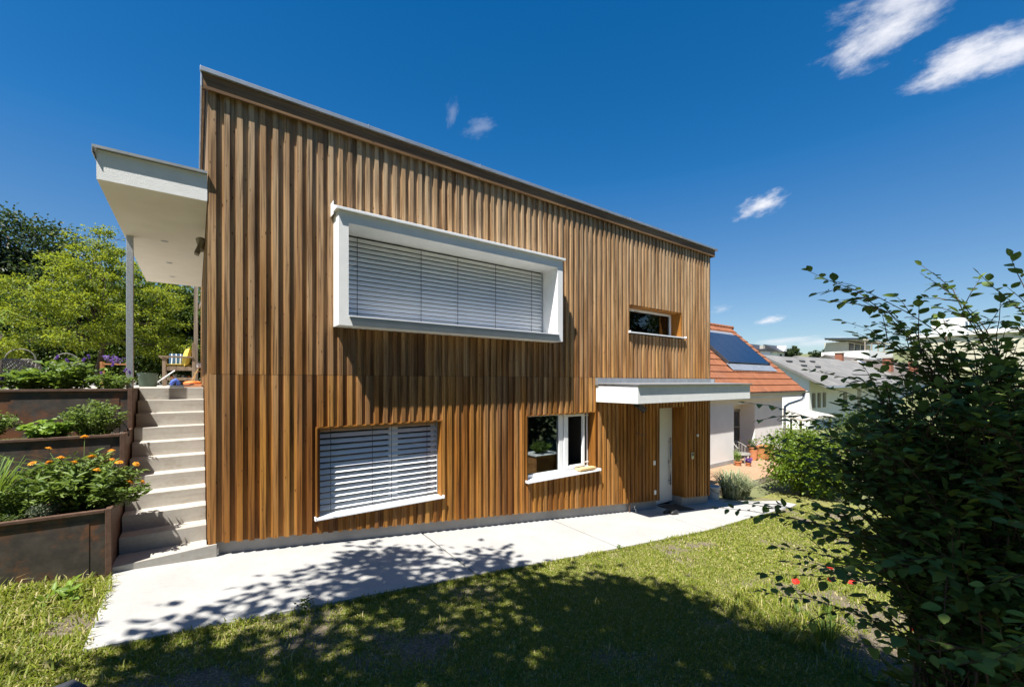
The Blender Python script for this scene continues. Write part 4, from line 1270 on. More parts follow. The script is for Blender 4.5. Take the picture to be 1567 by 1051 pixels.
# bucket
t = thing('garden_bucket', 'dark green bucket on the terrace behind the steel post', 'bucket', (-0.70, 10.3, TZ))
mb = MB(); mb.lathe((-0.70, 10.3, TZ), [(0.12, 0), (0.13, 0.02), (0.145, 0.24), (0.155, 0.25), (0.135, 0.25), (0.12, 0.06), (0.01, 0.05)], 20); mb.build('pail', M['green_plastic'], t, smooth=True)
mb = MB(); mb.tube([(-0.70 + 0.15 * math.cos(a), 10.3 - 0.02 - 0.10 * math.sin(a), TZ + 0.24 - 0.05 * math.sin(a)) for a in [math.pi * k / 10 for k in range(11)]], 0.006, 6); mb.build('bail', M['steel'], t)
mb = MB(); mb.tube([(-0.66, 11.4, TZ + 0.05), (-0.34, 11.2, TZ + 0.32)], 0.014, 8)
tag(mb.build('garden_tool_handle', M['white_plastic'], smooth=True), 'white rod leaning between the bucket and the terrace armchair', 'tool')

# garden armchair facing left
ch = thing('garden_armchair', 'weathered teak armchair with cushions standing on the terrace', 'armchair', (-0.28, 12.3, TZ))
cx, cy = -0.28, 12.3


def chb(name, *bxs, mat='teak'):
    m_ = MB()
    for b in bxs: m_.box(cx + b[0], cx + b[1], cy + b[2], cy + b[3], TZ + b[4], TZ + b[5])
    return m_.build(name, M[mat], ch, bevel=0.004)


for yy in (-0.30, 0.25):
    chb('leg', (-0.30, -0.24, yy, yy + 0.06, 0, 0.62)); chb('leg', (0.22, 0.28, yy, yy + 0.06, 0, 0.95))
    chb('armrest', (-0.36, 0.24, yy - 0.02, yy + 0.08, 0.622, 0.655))
    chb('side_rail', (-0.24, 0.22, yy + 0.01, yy + 0.05, 0.12, 0.18), (-0.24, 0.22, yy + 0.01, yy + 0.05, 0.34, 0.41))
chb('seat', *[(-0.30 + 0.085 * k, -0.30 + 0.085 * k + 0.07, -0.28, 0.29, 0.412, 0.43) for k in range(6)])
chb('backrest', *[(0.235, 0.262, -0.24 + 0.075 * k, -0.19 + 0.075 * k, 0.45, 0.92) for k in range(7)], (0.225, 0.275, -0.24, 0.25, 0.92, 0.97))


def cushion(name, label, c, sx, sy, sz, q, mat, n=10):
    vs = []; fs = []
    for sgn in (1, -1):
        for i in range(n + 1):
            for j in range(n + 1):
                a, b = 2 * i / n - 1, 2 * j / n - 1
                h = (1 - abs(a) ** 3.5) * (1 - abs(b) ** 3.5)
                vs.append(Vector(c) + q @ Vector((a * sx / 2, b * sy / 2, sgn * h ** 0.5 * sz / 2)))
    N_ = (n + 1) ** 2
    for s_ in (0, 1):
        for i in range(n):
            for j in range(n):
                k = s_ * N_ + i * (n + 1) + j; f_ = (k, k + n + 1, k + n + 2, k + 1)
                fs.append(f_ if s_ == 0 else f_[::-1])
    m_ = MB(); m_.add(vs, fs); return tag(m_.build(name, mat, smooth=True), label, 'cushion')


def stripe_mat():
    m, nt, b = nmat('striped_cloth'); v = objc(nt)
    w = nt.nodes.new('ShaderNodeTexWave'); w.inputs['Scale'].default_value = 4.0; nt.links.new(v, w.inputs['Vector'])
    w.inputs['Distortion'].default_value = 1.5
    nt.links.new(ramp(nt, w.outputs['Fac'], [(0.84, (0.012, 0.045, 0.09)), (0.9, (0.4, 0.42, 0.42))]), b.inputs['Base Color']); b.inputs['Roughness'].default_value = 0.9; return m


cushion('seat_cushion', 'flat yellow seat pad lying on the teak armchair', (cx - 0.02, cy, TZ + 0.455), 0.5, 0.5, 0.07, Quaternion(), M['yellow'])
cushion('back_cushion', 'rolled yellow cushion standing against the backrest of the armchair', (cx + 0.13, cy - 0.14, TZ + 0.64), 0.42, 0.30, 0.16, Quaternion((0, 1, 0), -1.35), M['yellow'])
cushion('striped_cushion', 'dark blue and white striped cushion behind the yellow one', (cx - 0.03, cy + 0.10, TZ + 0.57), 0.34, 0.34, 0.13, Quaternion((1, 0, 0), 1.2), stripe_mat())
t = thing('log_basket', 'dark basket of fruit and cloths under the terrace armchair', 'basket', (cx, cy, TZ))
mb = MB(); mb.box(cx - 0.16, cx + 0.18, cy - 0.18, cy + 0.18, TZ + 0.005, TZ + 0.13); mb.build('tray', M['rubber'], t, bevel=0.01)
rr = random.Random(9)
for k in range(7):
    mb = MB(); p = (cx - 0.12 + 0.045 * k, cy - 0.13 + rr.uniform(0, 0.1), TZ + 0.17 + rr.uniform(0, 0.05))
    mb.lathe((p[0], p[1], p[2] - 0.04), [(0.005, 0), (0.035, 0.015), (0.045, 0.04), (0.035, 0.07), (0.005, 0.08)], 10); mb.build('bundle', [M['orange'], M['stone'], M['green_plastic']][k % 3], t, smooth=True)
mb = MB(); mb.tube([(-0.40, 11.2, TZ + 0.03), (-0.37, 11.15, TZ + 0.09), (-0.33, 11.2, TZ + 0.13), (-0.28, 11.2, TZ + 0.07), (-0.29, 11.25, TZ + 0.03)], [0.03, 0.04, 0.035, 0.04, 0.03], 10)
tag(mb.build('blue_cloth', M['blue'], smooth=True), 'crumpled blue cloth bag on the terrace edge before the armchair', 'cloth bag')
t = thing('flat_tray', 'orange tray of clutter beside the wall at the top of the stairs', 'tray', (-0.05, 9.0, TZ))
mb = MB(); mb.box(-0.16, 0.09, 8.9, 9.2, TZ + 0.001, TZ + 0.05); mb.build('tray', M['terracotta'], t, bevel=0.006)
mb = MB(); mb.lathe((-0.06, 9.02, TZ + 0.05), [(0.10, 0), (0.11, 0.02), (0.08, 0.045), (0.02, 0.055)], 14); mb.lathe((0.03, 9.08, TZ + 0.05), [(0.05, 0), (0.055, 0.03), (0.02, 0.05)], 12); mb.build('gourd', M['orange'], t, smooth=True)
mb = MB(); mb.tube([(-0.20, 8.75, TZ + 0.03), (-0.10, 8.8, TZ + 0.03), (-0.02, 8.86, TZ + 0.05)], 0.012, 6); mb.tube([(-0.33, 8.72, TZ + 0.012), (-0.15, 8.75, TZ + 0.012)], 0.018, 6)
tag(mb.build('hand_rake', M['dark_metal']), 'dark garden hand tool lying on the top step', 'tool')
t = thing('wooden_stick_figure', 'pale wooden toy with limbs leaning at the house wall on the terrace', 'ornament', (0.0, 9.35, TZ))
mb = MB()
for a, b in (((-0.08, 9.35, TZ + 0.05), (0.06, 9.35, TZ + 0.36)), ((-0.03, 9.33, TZ + 0.03), (0.0, 9.33, TZ + 0.2)), ((-0.02, 9.36, TZ + 0.24), (0.07, 9.36, TZ + 0.28))): mb.bar(a, b, 0.03, 0.02)
mb.build('stick', M['plank'], t); mb = MB(); mb.box(0.02, 0.09, 9.32, 9.38, TZ + 0.34, TZ + 0.42); mb.build('head', M['white_plastic'], t, bevel=0.01)
pg = thing('pergola_post', 'slim grey wooden post with a brace behind the canopy', 'post', (0.02, 12.8, TZ))
mb = MB(); mb.box(-0.03, 0.05, 12.76, 12.84, TZ, 4.46); mb.build('upright', M['greywood'], pg)
mb = MB(); mb.bar((0.04, 12.8, 3.75), (0.30, 12.8, 4.25), 0.06, 0.05); mb.build('brace', M['greywood'], pg)
# ------------------------------------------------------------------ small things by the door
mb = MB(); v0 = []
for k in range(1):
    x0, x1, y0, y1 = 8.80, 9.98, 5.66, 6.21
mb.hexa([(8.93, 6.19, pz(8.93) + 0.002), (8.86, 5.68, pz(8.86) + 0.002), (9.62, 5.66, pz(9.62) + 0.002), (9.66, 6.19, pz(9.66) + 0.002),
         (8.93, 6.19, pz(8.93) + 0.018), (8.86, 5.68, pz(8.86) + 0.018), (9.62, 5.66, pz(9.62) + 0.018), (9.66, 6.19, pz(9.66) + 0.018)][::-1])
tag(mb.build('doormat', M['doormat']), 'brown doormat in front of the white entrance door', 'doormat')
for k, (sx, sy, lb) in enumerate(((8.48, 5.62, 'black garden clog left of the doormat, nearer the wall'), (8.56, 5.50, 'black garden clog left of the doormat, nearer the lawn'))):
    mb = MB(); z = pz(sx) + 0.002
    mb.tube([(sx - 0.13, sy, z + 0.04), (sx - 0.05, sy + 0.005, z + 0.045), (sx + 0.06, sy, z + 0.05), (sx + 0.13, sy, z + 0.035)], [0.03, 0.042, 0.048, 0.025], 10)
    tag(mb.build('clog', M['rubber'], smooth=True), lb, 'shoe')
mb = MB(); mb.hexa([(6.02, 5.905, 0.262), (6.46, 5.895, 0.262), (6.46, 6.03, 0.262), (6.02, 6.05, 0.262), (6.02, 5.905, 0.300), (6.46, 5.895, 0.300), (6.46, 6.03, 0.300), (6.02, 6.05, 0.300)])
tag(mb.build('wooden_plank', M['plank'], bevel=0.003), 'short raw timber block lying on the white window sill', 'plank')


def bucket(label, x, y, z, s, group=None):
    t = thing('white_bucket', label, 'bucket', (x, y, z), group)
    mb = MB(); mb.lathe((x, y, z), [(0.13 * s, 0), (0.135 * s, 0.01), (0.16 * s, 0.30 * s), (0.17 * s, 0.30 * s), (0.17 * s, 0.32 * s), (0.15 * s, 0.32 * s), (0.125 * s, 0.03), (0.01, 0.02)], 22)
    mb.build('pail', M['white_plastic'], t, smooth=True)
    mb = MB(); mb.tube([(x + 0.17 * s * math.cos(a), y - 0.175 * s * math.sin(a), z + 0.29 * s - 0.12 * s * math.sin(a)) for a in [math.pi * k / 10 for k in range(11)]], 0.006, 6); mb.build('bail', M['dark_metal'], t)


bucket('white plastic bucket on the path at the house corner', 11.75, 6.35, pz(11.75), 1.15)
t = thing('white_canister', 'tall white canister behind the bucket at the house corner', 'canister', (12.35, 7.3, -1.41))
mb = MB(); mb.lathe((12.35, 7.3, -1.41), [(0.19, 0), (0.2, 0.02), (0.2, 0.56), (0.17, 0.60), (0.02, 0.61)], 20); mb.build('body', M['white_plastic'], t, smooth=True)
mb = MB(); mb.lathe((12.35, 7.3, -0.80), [(0.05, 0), (0.05, 0.05), (0.01, 0.055)], 12); mb.build('cap', M['rubber'], t)
blade_clump('striped_grass', 'white striped ornamental grass clump beside the bucket', (12.55, 6.25, pz(12.5) - 0.02), 0.75, 0.6, 0.85, 'variegated', 520, 61, 0.011, arch=1.1)
blade_clump('grass_tuft', 'smaller pale grass tuft between the striped grass and the round shrub', (13.5, 6.35, pz(13.2)), 0.6, 0.5, 0.55, 'variegated', 300, 62, 0.010, arch=1.1)
tree('round_shrub', 'bright green round shrub at the end of the concrete path', (15.6, 5.5, -1.47), 1.8, 0.04, [(0, 0, 1.0, 1.2, 1.0, 0.85), (-0.7, -0.25, 0.7, 0.65, 0.7, 0.7), (0.8, 0, 1.1, 0.9, 0.8, 0.8), (0.2, -0.5, 0.4, 1.2, 0.7, 0.5), (0.1, 0.1, 1.45, 0.9, 0.8, 0.5), (-0.4, -0.5, 1.15, 0.7, 0.5, 0.6)], 'shrub', 0.085, 17000, 71, cat='shrub', clump=0.35)
# rock
rk = MB(); r2 = random.Random(3)
base = [(-0.98, 3.50), (-0.58, 3.40), (-0.52, 3.58), (-0.60, 3.72), (-0.95, 3.72)]
rk.prism(base, 0.0, lambda x, y: 0.165 + 0.040 * (x + 0.7) / 0.3 + 0.02 * (y - 3.6))
tag(rk.build('slate_block', M['slate'], bevel=0.012), 'dark slate block lying on the lawn at the lower left corner', 'stone')

# poppies and weeds on the lawn
POP = []
for s in (1, 2):
    mb = MB(); rr = random.Random(s)
    for k in range(5):
        a = 2 * math.pi * k / 5; c, sn = math.cos(a), math.sin(a)
        p = [(0.004, -0.008, 0), (0.028, -0.022, 0.016), (0.040, -0.012, 0.034), (0.043, 0.010, 0.030), (0.028, 0.022, 0.016), (0.004, 0.008, 0)]
        mb.add([(x * c - y * sn, x * sn + y * c, z + rr.uniform(-.004, .004)) for x, y, z in p], [(0, 1, 2, 3, 4, 5)])
    o = mb.build('flower_shape', FOL['red'], None); POP.append(o.data); bpy.data.objects.remove(o)
pops = [(5.45, 1.98, 0.34, 'single red poppy standing apart on the left of the poppy patch'), (5.68, 1.72, 0.42, 'red poppy in the middle of the patch below the bush'), (5.85, 1.80, 0.52, 'tallest red poppy at the back of the patch'),
        (5.80, 1.55, 0.44, 'red poppy at the right of the patch, half behind leaves'), (5.15, 0.95, 0.36, 'orange red poppy over the sandy patch near the bush foot')]
for i, (x, y, h, lb) in enumerate(pops):
    z = float(lawn_z(np.array([x]), np.array([y]))[0])
    t = thing('poppy', lb, 'poppy', (x, y, z), 'red poppies by the bush')
    mb = MB(); mb.tube(stalk(None, (x, y, z - 0.02), (x + 0.03, y + 0.01, z + h), sag=0.02), 0.0025, 5, caps=False); mb.build('stem', M['stem'], t)
    put(t, 'flower', POP[i % 2], (x + 0.03, y + 0.01, z + h), 0.5, i * 1.9, 1.0)
    bl = np.random.default_rng(i)
    P_ = np.array([[x, y, z]] * 9) + bl.normal(size=(9, 3)) * 0.02; D_ = bl.normal(size=(9, 3)) * 0.7 + np.array([0, 0, 0.9])
    V, F = leaves_np(P_, D_, 0.12, 0.035, bl); np_mesh('foliage', V, F, FOL['herb'], t)
herb('weed_tuft', 'broad leaved weed on the lawn before the lowest planter', (-0.93, 5.3, 0.07), 0.16, 0.14, 0.17, 'lettuce', 0.085, 60, 81, stems=12, aspect=0.5, upright=0.9)
herb('plantain_weed', 'leafy weed growing from the path edge in the tree shadow', (0.80, 4.31, -0.085), 0.07, 0.05, 0.10, 'hedge', 0.035, 60, 82, stems=9)
herb('joint_weed', 'tiny weed at the end of a path joint on the sunny lawn edge', (5.28, 4.34, -0.60), 0.05, 0.05, 0.09, 'herb', 0.03, 40, 83, stems=7)
herb('thistle_plant', 'dark narrow leaved tall weed at the bottom by the bush', (4.05, 0.72, -0.46), 0.22, 0.2, 0.5, 'hedge', 0.16, 110, 84, stems=9, aspect=0.2)
blade_clump('tall_grass_tuft', 'tuft of tall grass in the tree shadow at the bottom of the lawn', (3.1, 1.35, -0.36), 0.2, 0.2, 0.22, 'herb', 60, 85, 0.005, arch=1.0)
blade_clump('tall_grass_tuft', 'tall straw tinted grass tuft in the sun by the poppies', (5.0, 1.55, -0.57), 0.3, 0.3, 0.30, 'herb', 90, 86, 0.004, arch=1.0)
# ------------------------------------------------------------------ near bush on the right
def big_leaf_np(pos, dirs, nrm0, L, W, r):
    """ovate leaf, 9 verts, 8 faces as triangles/quads -> quads only"""
    n = len(pos); d = dirs / np.linalg.norm(dirs, axis=1)[:, None]
    s = np.cross(d, nrm0); s /= (np.linalg.norm(s, axis=1)[:, None] + 1e-9); nr = np.cross(s, d)
    L = L[:, None]; W = W[:, None]; fold = r.uniform(0.05, 0.4, n)[:, None]; dr = r.uniform(-0.05, 0.35, n)[:, None]
    cen = [(0, 0), (0.33, 0.42), (0.66, 0.40), (1.0, 0.0)]
    def pt(u, w):
        return pos + d * L * u + s * W * w + nr * (np.abs(w) * W * fold) - nr * (L * dr * u * u)
    rows = [pt(0, 0), pt(0.18, 0.33), pt(0.42, 0.50), pt(0.72, 0.36), pt(1.0, 0), pt(0.72, -0.36), pt(0.42, -0.50), pt(0.18, -0.33), pt(0.42, 0.0), pt(0.72, 0.0)]
    V = np.stack(rows, 1).reshape(-1, 3); i = np.arange(n) * 10
    q = lambda a, b, c, e: np.stack([i + a, i + b, i + c, i + e], 1)
    F = np.concatenate([q(0, 8, 2, 1), q(8, 9, 3, 2), q(0, 7, 6, 8), q(8, 6, 5, 9)])
    T = np.concatenate([np.stack([i + 9, i + 4, i + 3, i + 3], 1), np.stack([i + 9, i + 5, i + 4, i + 4], 1)])
    return V, F, i


def bush_build():
    r = np.random.default_rng(77); rr = random.Random(77)
    base = Vector((3.60, 0.30, -0.40))
    t = thing('hazel_bush', 'large dark leafy bush filling the right foreground', 'bush', base)
    mb = MB(); P = []; D = []; NN = []
    shoots = []   # (tip, start fraction of leaves)
    for tip in BUSH_TIPS: shoots.append((Vector(tip), 0.45, 1))
    fw = Vector((0.594, 0.804, 0)); rt = Vector((0.804, -0.594, 0))
    c = fw * 2.38 + rt * 2.68 + Vector((0, 0, 1.16)); k = 0
    while k < 430:
        q = Vector((rr.gauss(0, 1), rr.gauss(0, 1), rr.gauss(0, 1))).normalized() * (rr.random() ** 0.30)
        p = c + rt * q.x * 1.02 + fw * q.y * 0.62 + Vector((0, 0, q.z * 1.10))
        if p.z < -0.25: continue
        if math.hypot(p.x, p.y) < 1.55: continue      # the bush stops short of the viewpoint
        if p.z < 0.70 and rr.random() < 0.55: continue
        if p.z < 0.95 and q.x < -0.42: continue
        shoots.append((p, 0.30, 0)); k += 1
    for (cc, cr, cz, cn) in (((3.61, 0.69, 2.10), 0.42, 0.34, 20), ((3.40, 0.92, 1.55), 0.38, 0.36, 44), ((3.40, 0.40, 2.35), 0.40, 0.22, 5)):
        for _ in range(cn):
            q = Vector((rr.gauss(0, 1), rr.gauss(0, 1), rr.gauss(0, 1))).normalized() * (rr.random() ** 0.4)
            shoots.append((Vector(cc) + rt * q.x * cr + fw * q.y * cr * 0.7 + Vector((0, 0, q.z * cz)), 0.45, 1))
    for (tip, st, lead) in shoots:
        root = base + Vector((rr.uniform(-.22, .22), rr.uniform(-.22, .22), 0)) + (rt * rr.uniform(0.15, 0.95) if lead else rt * rr.uniform(-0.25, 0.25))
        hz = Vector((tip.x - root.x, tip.y - root.y, 0))
        ctrl = root + hz * 0.30 + Vector((0, 0, max(0.25, (tip.z - root.z) * 0.80 + 0.18 * hz.length)))
        n = 14
        pts = []
        for i in range(n + 1):
            u = i / n
            p = root * (1 - u) ** 2 + ctrl * 2 * u * (1 - u) + tip * u * u
            if 0 < i < n: p = p + Vector((rr.uniform(-1, 1), rr.uniform(-1, 1), rr.uniform(-1, 1))) * 0.012
            pts.append(p)
        r0 = rr.uniform(0.006, 0.011) if not lead else 0.009
        mb.tube(pts, [r0 * (1 - 0.86 * i / n) for i in range(n + 1)], 5, caps=False)
        # side twigs and leaves
        lens = [(pts[i + 1] - pts[i]).length for i in range(n)]
        tot = sum(lens); i0 = int(n * st)
        runs = [(pts[i0:], 1.0)]
        for i in range(i0, n - 1):
            if rr.random() < (0.55 if not lead else 0.70):
                d = (pts[i + 1] - pts[i]).normalized()
                sd = Vector((rr.gauss(0, 1), rr.gauss(0, 1), rr.gauss(0, 0.6)))
                sd = (sd - d * sd.dot(d)).normalized()
                L = rr.uniform(0.10, 0.34)
                a = pts[i]; e = a + (d * 0.75 + sd * 0.8 + Vector((0, 0, 0.1))).normalized() * L
                tw = [a, a.lerp(e, 0.5) + Vector((0, 0, 0.012)), e]
                mb.tube(tw, [r0 * 0.35, r0 * 0.25, 0.0012], 4, caps=False); runs.append((tw, 0.9))
        for (pl_, sc) in runs:
            # walk the polyline, alternate leaves
            acc = rr.uniform(0, 0.03); side = 1; step = 0.034
            for a, b in zip(pl_, pl_[1:]):
                d = b - a; L = d.length
                if L < 1e-6: continue
                dn = d / L
                while acc < L:
                    p = a + dn * acc
                    hs = dn.cross(Vector((0, 0, 1)))
                    if hs.length < 0.2: hs = Vector((1, 0, 0))
                    hs.normalize()
                    dr = (dn * 0.55 + hs * side * 0.9 + Vector((rr.gauss(0, .28), rr.gauss(0, .28), rr.gauss(-0.10, .28)))).normalized()
                    nn = Vector((rr.gauss(0, .32), rr.gauss(0, .32), 1)).normalized()
                    P.append(p + dr * 0.008); D.append(dr); NN.append(nn)
                    side = -side; acc += step * rr.uniform(0.7, 1.4)
                acc -= L
            e = pl_[-1]; dn = (pl_[-1] - pl_[-2]).normalized()
            P.append(e); D.append(dn); NN.append(Vector((rr.gauss(0, .3), rr.gauss(0, .3), 1)))
    P = np.array([tuple(p) for p in P]); D = np.array([tuple(p) for p in D]); NN = np.array([tuple(p) for p in NN])
    L = r.uniform(0.034, 0.078, len(P)); L[r.uniform(0, 1, len(P)) < 0.12] *= 0.6
    V, F, i = big_leaf_np(P, D, NN, L, L * r.uniform(0.6, 0.78, len(P)), r)
    # quads plus the two tip triangles
    T = np.concatenate([np.stack([i + 9, i + 4, i + 3], 1), np.stack([i + 9, i + 5, i + 4], 1)])
    me = bpy.data.meshes.new('foliage'); off = np.array(tuple(base)); V = V - off
    nq, ntr = len(F), len(T)
    me.vertices.add(len(V)); me.vertices.foreach_set('co', V.astype(np.float32).ravel())
    me.loops.add(nq * 4 + ntr * 3); me.loops.foreach_set('vertex_index', np.concatenate([F.ravel(), T.ravel()]).astype(np.int32))
    me.polygons.add(nq + ntr)
    me.polygons.foreach_set('loop_start', np.concatenate([np.arange(nq) * 4, nq * 4 + np.arange(ntr) * 3]).astype(np.int32))
    me.materials.append(FOL['bush']); me.update(calc_edges=True)
    link('foliage', me, t)
    mb.build('branch', M['twig'], t, smooth=True)
    print('bush leaves', len(P))


BUSH_TIPS = [(3.33, 1.14, 2.75), (3.43, 1.07, 2.69), (3.50, 0.96, 2.59), (3.82, 0.66, 2.76), (3.71, 0.62, 2.66), (3.85, 0.57, 2.60), (3.62, 0.81, 2.49), (3.53, 1.00, 2.41), (3.54, 0.93, 2.32), (3.73, 0.48, 2.42), (3.68, 0.39, 2.63), (3.67, 0.27, 2.70), (3.58, 0.22, 2.58), (3.47, 0.29, 2.42), (3.40, 0.22, 2.28), (3.40, 1.16, 2.08), (3.43, 1.07, 1.97), (3.36, 1.25, 1.72), (3.20, 1.49, 1.85), (3.22, 1.41, 1.53), (3.25, 1.33, 1.62), (3.32, 1.28, 1.47), (2.94, 1.56, 1.12), (3.02, 1.50, 1.16), (3.13, 1.42, 1.06), (3.09, 1.32, 0.58), (3.13, 1.35, 0.68), (3.22, 1.28, 0.86), (3.22, 1.22, 0.78), (3.32, 1.15, 1.04), (2.98, 0.78, 0.53), (2.91, 0.71, 0.68), (3.51, 1.01, 1.75), (3.65, 0.66, 2.35), (3.58, 0.71, 2.18), (3.48, 0.41, 2.09), (2.37, 0.73, 1.13), (2.32, 0.40, 0.92), (2.29, 0.30, 0.94), (2.25, 0.20, 1.03), (2.50, 0.52, 1.20), (2.59, 0.45, 1.17), (2.44, 0.19, 1.25), (2.84, 0.51, 1.66), (2.95, 0.31, 1.83), (2.59, 0.20, 1.44), (2.75, 0.33, 1.49), (2.32, 0.15, 1.14)]
bush_build()
# ------------------------------------------------------------------ trees
# the tree that shades the lawn and the bush stands behind the viewpoint
SB = (-3.3, -1.9, 0.35)
blobs = [(2.2, 2.5, 1.55, 5.9), (3.45, 3.0, 0.90, 6.6), (0.3, 2.9, 1.05, 5.4), (1.3, 1.2, 1.7, 6.4), (3.3, 1.3, 1.5, 7.0), (4.35, 0.55, 1.15, 7.4), (3.6, -0.5, 1.25, 7.0),
         (1.7, 3.65, 0.65, 6.2), (-0.1, 3.7, 0.45, 5.6), (1.1, 4.62, 0.42, 6.2), (2.05, 4.78, 0.60, 6.4), (3.15, 4.55, 0.38, 6.4), (0.15, 4.4, 0.12, 5.8), (-1.0, 3.1, 0.55, 5.6), (-1.9, 4.6, 0.35, 5.6), (3.95, 2.2, 0.7, 7.0)]
lob = [(gx_ - 0.47 * h_ - SB[0], gy_ - 0.235 * h_ - SB[1], h_ - 0.3 - SB[2], r_, r_, min(r_, 1.0) * 0.75) for gx_, gy_, r_, h_ in blobs]
tree('walnut_tree', 'tall shade tree standing behind the viewpoint', SB, 8.0, 0.20, lob, 'hedge', 0.15, 25000, 101, clump=0.45, trunk_top=(2.0, 1.0, 6.4))

tree('dark_tree', 'tall dark green tree at the far left behind the terrace', (-5.6, 23.5, 1.8), 6.8, 0.30,
     [(-1.6, -1, 4.5, 2.0, 2.0, 1.7), (0.3, 0, 5.0, 1.6, 1.6, 1.3), (1.4, -0.5, 3.9, 1.5, 1.6, 1.4), (-0.8, -1.5, 2.6, 2.4, 1.6, 1.5), (-3.2, -1, 3.4, 1.8, 1.8, 1.9), (1.4, -1.2, 2.2, 1.8, 1.5, 1.4), (2.6, -0.8, 2.8, 1.2, 1.2, 1.2)], 'dark', 0.13, 60000, 111, group='trees behind the terrace', clump=0.5)
tree('honey_locust', 'layered yellow green tree rising above the terrace behind the post', (-2.0, 15.1, 1.8), 4.3, 0.06,
     [(0.0, 0, 3.7, 0.5, 0.7, 0.36), (0.45, 0, 3.25, 0.6, 0.8, 0.36), (-0.5, -0.2, 3.0, 0.6, 0.8, 0.30), (0.2, -0.4, 2.75, 0.9, 1.0, 0.36), (1.2, -0.1, 2.4, 0.7, 0.9, 0.40), (-1.1, -0.3, 2.3, 0.8, 0.9, 0.30),
      (-0.3, -0.5, 2.05, 1.0, 1.0, 0.34), (-1.9, -0.4, 1.75, 1.0, 0.9, 0.34), (0.9, -0.5, 1.7, 0.8, 0.9, 0.36), (-0.5, -0.7, 1.3, 1.1, 0.9, 0.32), (1.3, -0.3, 1.1, 0.8, 0.9, 0.36), (-1.7, -0.6, 1.0, 0.9, 0.8, 0.30)], 'lime', 0.056, 34000, 112, group='trees behind the terrace', clump=0.17, flat=0.8)
tree('bare_topped_tree', 'thin tree with bare twigs showing above the yellow green crown', (-2.3, 18.4, 1.8), 5.2, 0.07,
     [(-0.2, 0, 4.0, 0.7, 0.7, 0.7), (0.7, 0, 3.7, 0.8, 0.7, 0.6), (-0.7, 0, 3.4, 0.8, 0.7, 0.6), (0.3, 0, 4.7, 0.9, 0.7, 0.5)], 'dark', 0.06, 1500, 113, group='trees behind the terrace', clump=0.3)
for i, (x, y, w, h, lb) in enumerate(((-0.2, 17.0, 1.5, 3.7, 'dense green shrub behind the terrace armchair'), (-1.9, 17.6, 1.6, 3.4, 'dense green shrub behind the yellow green tree, right of its trunk'), (-4.4, 18.2, 1.8, 3.0, 'dark shrub behind the wicker lanterns'), (-6.8, 17.0, 1.9, 3.2, 'dark shrub at the far left behind the stone urn'), (1.6, 18.0, 1.6, 4.2, 'dense green shrub behind the pergola post'))):
    tree('hedge_shrub', lb, (x, y, 1.75), h, 0.06, [(0, 0, h * 0.35, w, 1.1, h * 0.36), (w * 0.3, -0.3, h * 0.68, w * 0.75, 0.9, h * 0.30), (-w * 0.5, -0.3, h * 0.5, w * 0.7, 0.8, h * 0.34), (w * 0.2, -0.7, h * 0.2, w * 0.9, 0.6, h * 0.2), (-w * 0.3, 0.2, h * 0.7, w * 0.7, 0.8, h * 0.28)], 'hedge', 0.09, 26000, 120 + i, cat='shrub', group='shrubs behind the terrace', clump=0.36)
# added trees behind the viewpoint: windows mirror some, the rest block sky light
for i, (x, y, h) in enumerate(((-15.0, -8.0, 8.0), (-11.0, -7.5, 7.5), (-7.0, -8.5, 8.5), (-2.5, -8.0, 7.5), (1.5, -8.5, 8.0), (5.0, -8.0, 8.0), (8.5, -7.5, 9.5), (12.0, -8.0, 9.5), (15.5, -7.2, 8.5), (20.0, -8.0, 9.5), (25.5, -8.0, 9.5), (32.0, -8.5, 10.5))):
    tree('added_tree', 'tree in an added row behind the viewpoint, for window reflections and blocking sky light', (x, y, -1.5), h, 0.14, [(0, 0, h * 0.3, 2.4, 1.6, h * 0.3), (0.6, 0, h * 0.6, 2.3, 1.5, h * 0.27), (-0.6, 0.2, h * 0.8, 2.0, 1.3, h * 0.2)], 'dark', 0.26, 12000, 140 + i, group='added trees behind the viewpoint', clump=0.6)
t = thing('timber_bed', 'raised timber garden bed mirrored in the clear window', 'raised bed', (9.2, 1.2, -1.1))
mb = MB(); mb.box(8.75, 9.75, 0.9, 1.7, -1.3, -0.40); mb.build('box', M['crate'], t); mb = MB(); mb.box(8.72, 9.78, 0.87, 1.73, -0.398, -0.37); mb.build('rim', M['white_plastic'], t, bevel=0.004)
herb('bed_herbs', 'green herbs growing in the raised timber bed', (9.25, 1.3, -0.38), 0.42, 0.36, 0.40, 'herb', 0.07, 900, 150, stems=40)
# ------------------------------------------------------------------ white neighbour house with the red tile roof
nh = thing('neighbour_house', 'white rendered house with red clay tile roof and solar collectors', 'house', (11.3, 8.9, -1.42))
GB = -1.45
mb = MB()
mb.box(11.3, 18.13, 8.9, 9.2, GB, 1.6); mb.box(20.0, 22.85, 8.9, 9.2, GB, 1.6); mb.box(20.0, 20.25, 9.2, 9.75, GB, 1.6)
mb.box(18.13, 20.0, 8.9, 9.2, 1.045, 1.6); mb.box(17.9, 18.6, 9.5, 9.75, GB, 1.6); mb.box(19.86, 20.0, 9.5, 9.75, GB, 1.6); mb.box(18.6, 19.86, 9.5, 9.75, 0.75, 1.6); mb.box(17.88, 18.13, 9.2, 9.5, GB, 1.6)
mb.box(22.6, 22.85, 9.2, 15.0, GB, 1.6); mb.box(11.3, 22.85, 14.9, 15.15, GB, 1.6); mb.box(11.3, 11.5, 9.2, 14.9, GB, 1.6)
mb.extr([(22.6, 8.95, 1.6), (22.6, 12.46, 4.8), (22.6, 15.9, 1.6)], (0.24, 0, 0))
mb.build('wall', M['wall_white'], nh)
